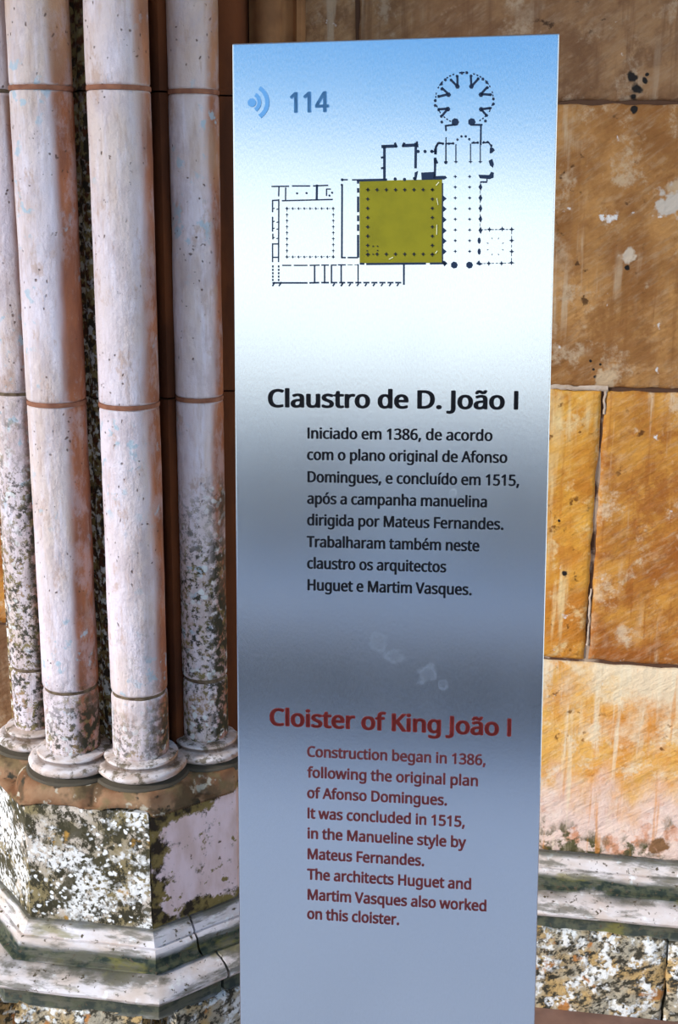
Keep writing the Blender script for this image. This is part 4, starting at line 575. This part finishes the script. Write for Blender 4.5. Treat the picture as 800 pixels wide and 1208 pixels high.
def text(s, pl, xr, parent, m, cap, bold, name='text_line', lift=.0004):
    """one printed line: baseline start at pixel pl, right end at pixel column xr, capital height cap (px)"""
    cu = bpy.data.curves.new('t', 'CURVE'); cu.dimensions = '2D'; cu.fill_mode = 'BOTH'; cu.resolution_u = 3; cu.extrude = .02
    pen = 0
    for ch in s:
        adv, sps = GLYPHS[ch]
        for sp in sps:
            b = cu.splines.new('BEZIER'); b.bezier_points.add(len(sp) - 1); b.use_cyclic_u = True
            for q, h in zip(b.bezier_points, sp):
                q.handle_left_type = q.handle_right_type = 'FREE'
                q.handle_left = ((h[0] + pen) / 1000, h[1] / 1000, 0); q.co = ((h[2] + pen) / 1000, h[3] / 1000, 0); q.handle_right = ((h[4] + pen) / 1000, h[5] / 1000, 0)
        pen += adv
    o = bpy.data.objects.new('t', cu); C.objects.link(o); bpy.context.view_layer.update()
    me = bpy.data.meshes.new_from_object(o.evaluated_get(bpy.context.evaluated_depsgraph_get())); bpy.data.objects.remove(o)
    xs = [v.co.x for v in me.vertices]; x0, x1 = min(xs), max(xs)
    a, b = uv(*pl); a2, _ = uv(xr, pl[1] + (xr - pl[0]) * .02); _, c = uv(pl[0], pl[1] - cap)
    sx = (a2 - a) / (x1 - x0); sy = (c - b) / CAPH
    cs = [(v.co.copy()) for v in me.vertices]; base = [((q.x - x0) * sx + a, -lift - (.0004 if q.z > 0 else -.0004), b + q.y * sy) for q in cs]
    fs = [tuple(p.vertices) for p in me.polygons]; vs = []; ff = []
    for k in range(8):        # heavier strokes: the outline repeated round a small circle
        an = 2 * math.pi * k / 8; o_ = len(vs)
        vs += [(x + bold * math.cos(an), y, z + bold * .45 * math.sin(an)) for x, y, z in base]; ff += [tuple(i + o_ for i in f) for f in fs]
    out = bpy.data.meshes.new('line'); out.from_pydata(vs, [], ff)
    return link(name, out, m, parent)
_H = [p for sp in GLYPHS['H'][1] for p in sp]; CAPH = max(p[3] for p in _H) / 1000.0; _h = max(p[3] for p in _H); _l = min(p[2] for p in _H)
GLYPHS['I'] = [2 * _l + 64, [[[x, y, x, y, x, y] for x, y in ((_l, 0), (_l, _h), (_l + 64, _h), (_l + 64, 0))]]]      # plain upright without serifs
tb = empty('portuguese_text', (0, 0, 0)); tb.parent = sign
hd_ = text('Claustro de D. João I', (317.5, 480), 610, tb, M_black, 20.5, .0011, 'heading')
for s, p, xr in [('Iniciado em 1386, de acordo', (363.5, 517.2), 580.5), ('com o plano original de Afonso', (363, 542.3), 598), ('Domingues, e concluído em 1515,', (363.5, 568.6), 612),
                 ('após a campanha manuelina', (363, 594), 574), ('dirigida por Mateus Fernandes.', (363, 619.4), 593.5), ('Trabalharam também neste', (362.5, 645), 565),
                 ('claustro os arquitectos', (363, 670.4), 526), ('Huguet e Martim Vasques.', (363.5, 696), 556)]:
    text(s, p, xr, tb, M_black, 12.6, .00052)
te = empty('english_text', (0, 0, 0)); te.parent = sign
text('Cloister of King João I', (319.5, 855.2), 602, te, M_red, 19.5, .0011, 'heading')
for s, p, xr in [('Construction began in 1386,', (363, 892.3), 572.5), ('following the original plan', (363, 916.8), 563.5), ('of Afonso Domingues.', (363, 941), 527),
                 ('It was concluded in 1515,', (363.5, 965), 548), ('in the Manueline style by', (363.5, 988.8), 549.5), ('Mateus Fernandes.', (363.5, 1013), 500),
                 ('The architects Huguet and', (363, 1037), 555.5), ('Martim Vasques also worked', (363.5, 1061), 573.5), ('on this cloister.', (363, 1083.5), 470.5)]:
    text(s, p, xr, te, M_red2, 12.0, .00052)
text('114', (343, 132.8), 387.5, sign, M_blue, 23.5, .0009, 'stop_number')

# flat marks on the face
class Marks:
    def __init__(s): s.v = []; s.f = []
    def poly(s, pts, y=-.0006):
        a = len(s.v)
        for p in pts: u, v = uv(*p); s.v.append((u, y, v))
        s.f.append(tuple(range(a, len(s.v))))
    def line(s, pts, w, y=-.0006):
        for p, q in zip(pts, pts[1:]):
            dx, dy = q[0] - p[0], q[1] - p[1]; L = math.hypot(dx, dy) or 1; nx, ny = -dy / L * w / 2, dx / L * w / 2
            s.poly([(p[0] + nx, p[1] + ny), (q[0] + nx, q[1] + ny), (q[0] - nx, q[1] - ny), (p[0] - nx, p[1] - ny)], y)
    def dot(s, x, y, r, n=8, sq=1.0, rot=0.0, yy=-.0006): s.poly([(x + r * math.cos(rot + 2 * math.pi * k / n), y + r * sq * math.sin(rot + 2 * math.pi * k / n)) for k in range(n)], yy)
    def star(s, x, y, r, yy=-.0006):
        s.poly([(x + (r if k % 2 == 0 else r * .45) * math.cos(k * math.pi / 4), y + (r if k % 2 == 0 else r * .45) * math.sin(k * math.pi / 4)) for k in range(8)], yy)
    def dash(s, p, q, w, on_, off):
        L = math.hypot(q[0] - p[0], q[1] - p[1]); t = 0
        while t < L:
            a = t / L; b = min(1, (t + on_) / L); s.line([(p[0] + (q[0] - p[0]) * a, p[1] + (q[1] - p[1]) * a), (p[0] + (q[0] - p[0]) * b, p[1] + (q[1] - p[1]) * b)], w); t += on_ + off
    def build(s, name, m, parent):
        me = bpy.data.meshes.new('marks'); me.from_pydata(s.v, [], s.f)
        bm = bmesh.new(); bm.from_mesh(me)
        r = bmesh.ops.extrude_face_region(bm, geom=bm.faces[:])   # print film a fraction of a millimetre thick
        for e in r['geom']:
            if isinstance(e, bmesh.types.BMVert): e.co.y -= .0002
        bmesh.ops.recalc_face_normals(bm, faces=bm.faces); bm.to_mesh(me); bm.free()
        return link(name, me, m, parent)
# audio-guide symbol: dot and two arcs
k = Marks(); k.dot(297.3, 121.3, 5.0, 16)
for R, wd in ((13, 4.6), (22.5, 5.0)):
    P = [(295.5 + R * math.cos(math.radians(a)) * 1.0, 120.8 + R * math.sin(math.radians(a))) for a in range(-58, 59, 6)]
    Q = [(295.5 + (R - wd) * math.cos(math.radians(a)), 120.8 + (R - wd) * math.sin(math.radians(a))) for a in range(58, -59, -6)]
    for i in range(len(P) - 1): k.poly([P[i], P[i + 1], Q[len(Q) - 2 - i], Q[len(Q) - 1 - i]])
k.build('audio_symbol', M_blue, sign)
# highlighted cloister
plan = empty('floor_plan', (0, 0, 0)); plan.parent = sign
k = Marks(); k.poly([(424.2, 213.5), (521.8, 211.5), (521.5, 310.3), (424.4, 310.6)], -.0003); k.build('yellow_square', M_yellow, plan)
for p, q, w in [((514.5, 219), (518, 215), .9), ((515.5, 234), (517, 242), .7), ((515.5, 265), (515.3, 277), .8), ((514, 299), (516, 296), .9), ((459, 306), (464, 303.5), .8)]: k = Marks(); k.line([p, q], w, -.0009); k.build('scratch', M_scr, plan)
# plan strokes; A: left convent, B: cloister and chapter house, R: round chapel and choir, D: nave and square chapel
k = Marks()
A = lambda x, y: (310 + x / 6.533, 160 + y / 6.533)
B = lambda x, y: (410 + x / 6.533, 160 + y / 6.533)
R_ = lambda x, y: (500 + x / 6.667, 75 + y / 6.667)
D = lambda x, y: (500 + x / 6.667, 190 + y / 6.667)
def st(T, w, *pts): k.line([T(*p) for p in pts], w / 6.6)
for a, b in [((68, 392), (203, 390)), ((226, 388), (365, 388)), ((388, 388), (505, 383)), ((148, 502), (540, 492)), ((72, 500), (126, 497))]: st(A, 10, a, b)
for a, b in [((125, 395), (123, 468)), ((177, 400), (176, 500)), ((124, 490), (122, 975)), ((76, 500), (76, 590)), ((76, 625), (76, 740)), ((78, 755), (78, 800)), ((76, 830), (76, 975)), ((492, 410), (492, 465)), ((492, 412), (525, 412))]: st(A, 9, a, b)
st(A, 16, (418, 378), (416, 498))
for y in (565, 665, 718, 790): st(A, 7, (76, y), (92, y - 6)); st(A, 7, (106, y + 4), (122, y))
for y in (835, 938): st(A, 10, (74, y), (124, y))
for x, y in ((265, 445), (338, 443), (535, 440), (515, 462)): k.dot(*A(x, y), 1.3)
for y0 in range(1000, 1110, 26): st(A, 11, (78, y0), (78, y0 + 17)); st(A, 11, (123, y0), (123, y0 + 17))
for a, b in [((150, 1000), (220, 1000)), ((240, 1000), (345, 1000)), ((362, 1000), (438, 998)), ((452, 998), (510, 998)), ((525, 998), (570, 998)), ((580, 996), (640, 996))]: st(A, 10, a, b)
for a in ((655, 694), (708, 730)): st(A, 5, (a[0], 996), (a[1], 996))
for a, b in [((75, 1135), (345, 1135)), ((360, 1135), (435, 1133)), ((452, 1133), (510, 1133))]: st(A, 13, a, b)
for x in (400, 477, 530, 605, 735): st(A, 11 if x < 700 else 8, (x, 1000), (x, 1140))
for x in (75, 125, 605): st(A, 10, (x, 1160), (x + 20, 1128))
for x0 in (528, 590, 652, 714, 776, 838, 900, 962, 1022):
    st(A, 13, (x0, 1133), (x0 + 46, 1133)); st(A, 11, (x0 + 26, 1140), (x0 + 12, 1160))
for i in range(9):
    for y in (562, 932): k.star(*A(187 + i * 44.5, y + (3 if y > 600 else 0)), 1.9 if i % 8 else 2.3)
    for x in (187, 544): k.star(*A(x, 562 + i * 46.4), 1.9)
k.dash(A(200, 562), A(535, 562), .6, 1.6, 1.8); k.dash(A(200, 934), A(535, 932), .6, 1.6, 1.8); k.dash(A(187, 575), A(187, 925), .5, 1.6, 1.9); k.dash(A(544, 575), A(544, 925), .5, 1.6, 1.9)
k.dot(*A(613, 340), 1.7); st(A, 10, (613, 340), (655, 340)); st(A, 13, (612, 375), (610, 945)); k.dot(*A(610, 380), 1.4)
st(A, 12, (608, 940), (640, 940)); st(A, 12, (655, 940), (735, 940))
# cloister walls
st(B, 18, (72, 345), (305, 340)); st(B, 10, (35, 341), (72, 341))
for a, b in ((345, 370), (405, 440), (470, 590), (615, 660), (685, 735), (765, 940)): st(B, 17, (82, a), (82, b))
st(B, 15, (95, 988), (130, 988)); st(B, 16, (145, 990), (605, 986)); st(B, 15, (635, 986), (760, 985))
st(B, 10, (733, 365), (733, 985))
for y in (485, 565, 648, 732, 812, 893): k.poly([B(735, y - 26), B(765, y), B(735, y + 26)])
k.poly([B(728, 965), B(750, 965), B(770, 985), B(748, 1008), B(736, 990)])
st(B, 14, (435, 990), (435, 1150)); st(B, 9, (82, 990), (82, 1110))
# chapter house
st(B, 20, (285, 75), (285, 345)); st(B, 24, (262, 85), (378, 80)); st(B, 24, (422, 78), (540, 72)); st(B, 20, (527, 55), (525, 252)); st(B, 18, (365, 55), (380, 90)); st(B, 18, (440, 55), (425, 85)); st(B, 16, (535, 45), (540, 90))
for y in (170, 252): st(B, 15, (258, y), (285, y - 4))
for x, y in ((368, 335), (440, 338), (517, 330)): k.dot(*B(x, y), 2.0)
k.poly([B(515, 345), B(518, 285), B(545, 272), B(530, 345)])
for x in (545, 598, 650): k.dot(*B(x, 122), 2.0)
st(B, 12, (640, 122), (690, 122)); st(B, 18, (682, 85), (680, 145)); st(B, 16, (682, 90), (700, 55)); st(B, 10, (700, 60), (742, 62)); st(B, 18, (678, 170), (672, 330))
k.poly([B(568, 285), B(668, 280), B(682, 312), B(755, 310), B(768, 325), B(745, 338), B(572, 342)]); k.dot(*B(690, 207), 1.4)
k.dot(*B(758, 207), 2.0); st(B, 9, (758, 60), (758, 200))
# round chapel
for pts in [((215, 130), (265, 180), (265, 95)), ((370, 95), (375, 180), (430, 120)), ((140, 190), (195, 240), (110, 262)), ((500, 185), (450, 240), (525, 245)), ((110, 360), (190, 355), (140, 415)), ((520, 350), (452, 360), (495, 410))]:
    st(R_, 17, *pts)
for x, y in ((265, 180), (375, 180), (195, 245), (450, 245), (190, 358), (452, 360)): k.dot(*R_(x, y), 2.9, 6)
for x, y in ((215, 130), (262, 100), (372, 98), (428, 120), (142, 200), (118, 258), (500, 190), (525, 245), (118, 365), (138, 415), (520, 352), (495, 408), (300, 75), (338, 72), (465, 122), (495, 148), (548, 278), (548, 318), (485, 452), (170, 128), (140, 160), (90, 292), (90, 330), (142, 460)): k.dot(*R_(x, y), 1.9, 5, rot=x)
cxr, cyr = 320, 275
for i in range(44):
    a = math.radians(118 + i * 304 / 43)
    if i % 4 != 3:
        a2 = a + math.radians(4.0); st(R_, 9, (cxr + 226 * math.cos(a), cyr + 205 * math.sin(a)), (cxr + 226 * math.cos(a2), cyr + 205 * math.sin(a2)))
k.dot(*R_(248, 460), 4.6, 7); k.dot(*R_(378, 460), 4.6, 7); st(R_, 14, (170, 490), (245, 480)); st(R_, 14, (380, 482), (462, 482)); st(R_, 14, (172, 485), (176, 530)); st(R_, 14, (450, 485), (448, 640))
# choir
for x, a in ((175, 580), (253, 635), (368, 630), (445, 600)): st(R_, 9, (x, a), (x, 760)); k.star(*R_(x, 772), 2.5)
for pts in [((90, 700), (95, 650), (120, 622), (160, 630)), ((175, 630), (235, 628)), ((375, 625), (430, 622)), ((460, 625), (510, 618), (530, 650), (530, 700))]: st(R_, 11, *pts)
for x, y in ((120, 625), (150, 630), (198, 630), (232, 628), (265, 598), (297, 573), (330, 573), (358, 595), (393, 622), (425, 622), (472, 620), (503, 618), (532, 645)): k.dot(*R_(x, y), 1.6, 5, rot=y)
k.poly([R_(520, 665), R_(545, 662), R_(560, 682), R_(535, 705), R_(518, 705)]); k.poly([R_(80, 670), R_(100, 670), R_(100, 715), R_(82, 712)]); k.dot(*R_(62, 690), 1.6)
k.poly([R_(510, 765), R_(540, 750), R_(552, 790), R_(545, 820), R_(520, 800)]); k.poly([R_(78, 745), R_(100, 745), R_(110, 775), R_(80, 800)])
# nave and square chapel
for y in (122, 205, 290, 375, 458, 542, 626, 710):
    for x in (248, 361): k.star(*D(x, y), 2.3)
for y in (205, 290, 372, 456, 545): k.poly([D(448, y - 30), D(461, y), D(448, y + 30), D(430, y)])
k.dash(D(445, 160), D(442, 545), .7, 3.5, 2.0)
k.poly([D(430, 108), D(515, 110), D(530, 85), D(552, 92), D(550, 130), D(520, 142), D(440, 135)]); st(D, 12, (448, 165), (500, 165)); st(D, 10, (498, 160), (498, 140))
for y in (626, 712): k.dot(*D(436, y), 2.0, 8, 1.9)
for x in (240, 360): k.dot(*D(x, 818), 4.2, 7)
k.poly([D(410, 808), D(436, 780), D(445, 800), D(468, 806), D(440, 822)]); k.star(*D(165, 808), 3.2)
k.dash(D(448, 540), D(712, 538), .9, 3, 1.2); k.dash(D(692, 520), D(690, 800), .9, 3, 2.2); k.dash(D(470, 806), D(712, 802), .8, 2.8, 2.0)
for x, y in ((517, 538), (618, 534), (692, 538), (692, 625), (692, 712), (512, 805), (612, 805), (690, 800)): k.star(*D(x, y), 3.1)
for q in range(8):
    a = math.radians(22.5 + 45 * q); k.line([D(563 + 58 * math.cos(a), 672 + 62 * math.sin(a)), D(563 + 72 * math.cos(a), 672 + 74 * math.sin(a))], .9)
k.build('plan_walls', M_navy, plan)
# pillar marks printed over the yellow square
k = Marks()
for i in range(8):
    for y in (418, 914): k.star(*B(157 + i * 71, y), 2.5, -.0009)
    for x in (156, 654): k.star(*B(x, 418 + i * 71.5), 2.5, -.0009)
for x, y in ((198, 853), (232, 853), (152, 888), (232, 886), (198, 915)): k.dot(*B(x, y), .9, 6, yy=-.0009)
k.build('pillar_marks', M_black, plan)

# ------------------------------------------------------------------ rest of the gallery: floor, arcade, garden, wing opposite
AY = -5.0
fl = empty('floor', (0, 0, 0), kind='structure')
link('bedding', box((-2.6, AY, -.25), (3.4, 2.6, -.012)), M_mortar, fl)
link('far_paving', box((-15, AY, -.25), (-2.604, 2.6, 0)), M_floor2, fl)
y = 2.205; r_ = 0
while y > AY + .05:
    h = .42 if r_ else .36; y0 = max(AY, y - h); x = -2.6 + (r_ % 3) * -.2
    while x < 3.4:
        w_ = random.choice((.55, .68, .8)); x0, x1 = max(x, -2.6), min(x + w_, 3.4)
        if x1 - x0 > .05: link('paving_slab', box((x0 + .003, y0 + .003, -.03), (x1 - .003, y - .003, random.uniform(-.0015, .0)), .003), M_floor if y > 1.2 else M_floor2, fl)
        x += w_
    y = y0; r_ += 1
par = empty('wall_front', (0, AY - .2, 0), kind='structure')
def pb(nm, a, b, m=M_env, bev=.01): return link(nm, rel(box(a, b, bev), (0, AY - .2, 0)), m, par)
for i in range(12): x0 = -15 + i * 1.6; pb('parapet_stone', (x0 + .003, AY - .4, -.2), (x0 + 1.597, AY, .50), M_dark)
for i in range(8): x0 = -15 + i * 2.4; pb('coping_stone', (x0, AY - .45, .50), (x0 + 2.397, AY + .04, .58), M_env2)
for px_ in (2.6, -14.5):
    for q in range(6): pb('pillar_stone', (px_ - .25, AY - .42, .58 + q * .97), (px_ + .25, AY, 1.547 + q * .97), M_env)
pb('header', (-15, AY - .45, 6.4), (4.5, AY + .05, 6.9))  # unseen; height set so that its shade falls on the upper wall
ce = link('ceiling', box((-15, AY - .5, 6.9), (4.5, 2.6, 7.1)), M_env); ce['kind'] = 'structure'
ga = link('ground', box((-45, -45, -.4), (45, AY - .45, -.15)), M_gravel); ga['kind'] = 'structure'
wing = empty('opposite_wing', (0, -26, 0), 'cloister wing across the garden with a row of arches', 'building')
for i in range(12): link('pier', rel(box((-33 + i * 6, -27, -.2), (-31.4 + i * 6, -26, 2.5), .05), (0, -26, 0)), M_env2, wing)
link('upper_wall', rel(box((-33, -27, 2.5), (34.6, -25.9, 3.6), .05), (0, -26, 0)), M_env2, wing)
link('inner_wall', rel(box((-33, -31, -.2), (34.6, -30.5, 3.6)), (0, -26, 0)), M_env2, wing)
link('roof', rel(box((-33.5, -31.2, 3.6), (35.1, -25.6, 3.8), .05), (0, -26, 0)), M_roof, wing)
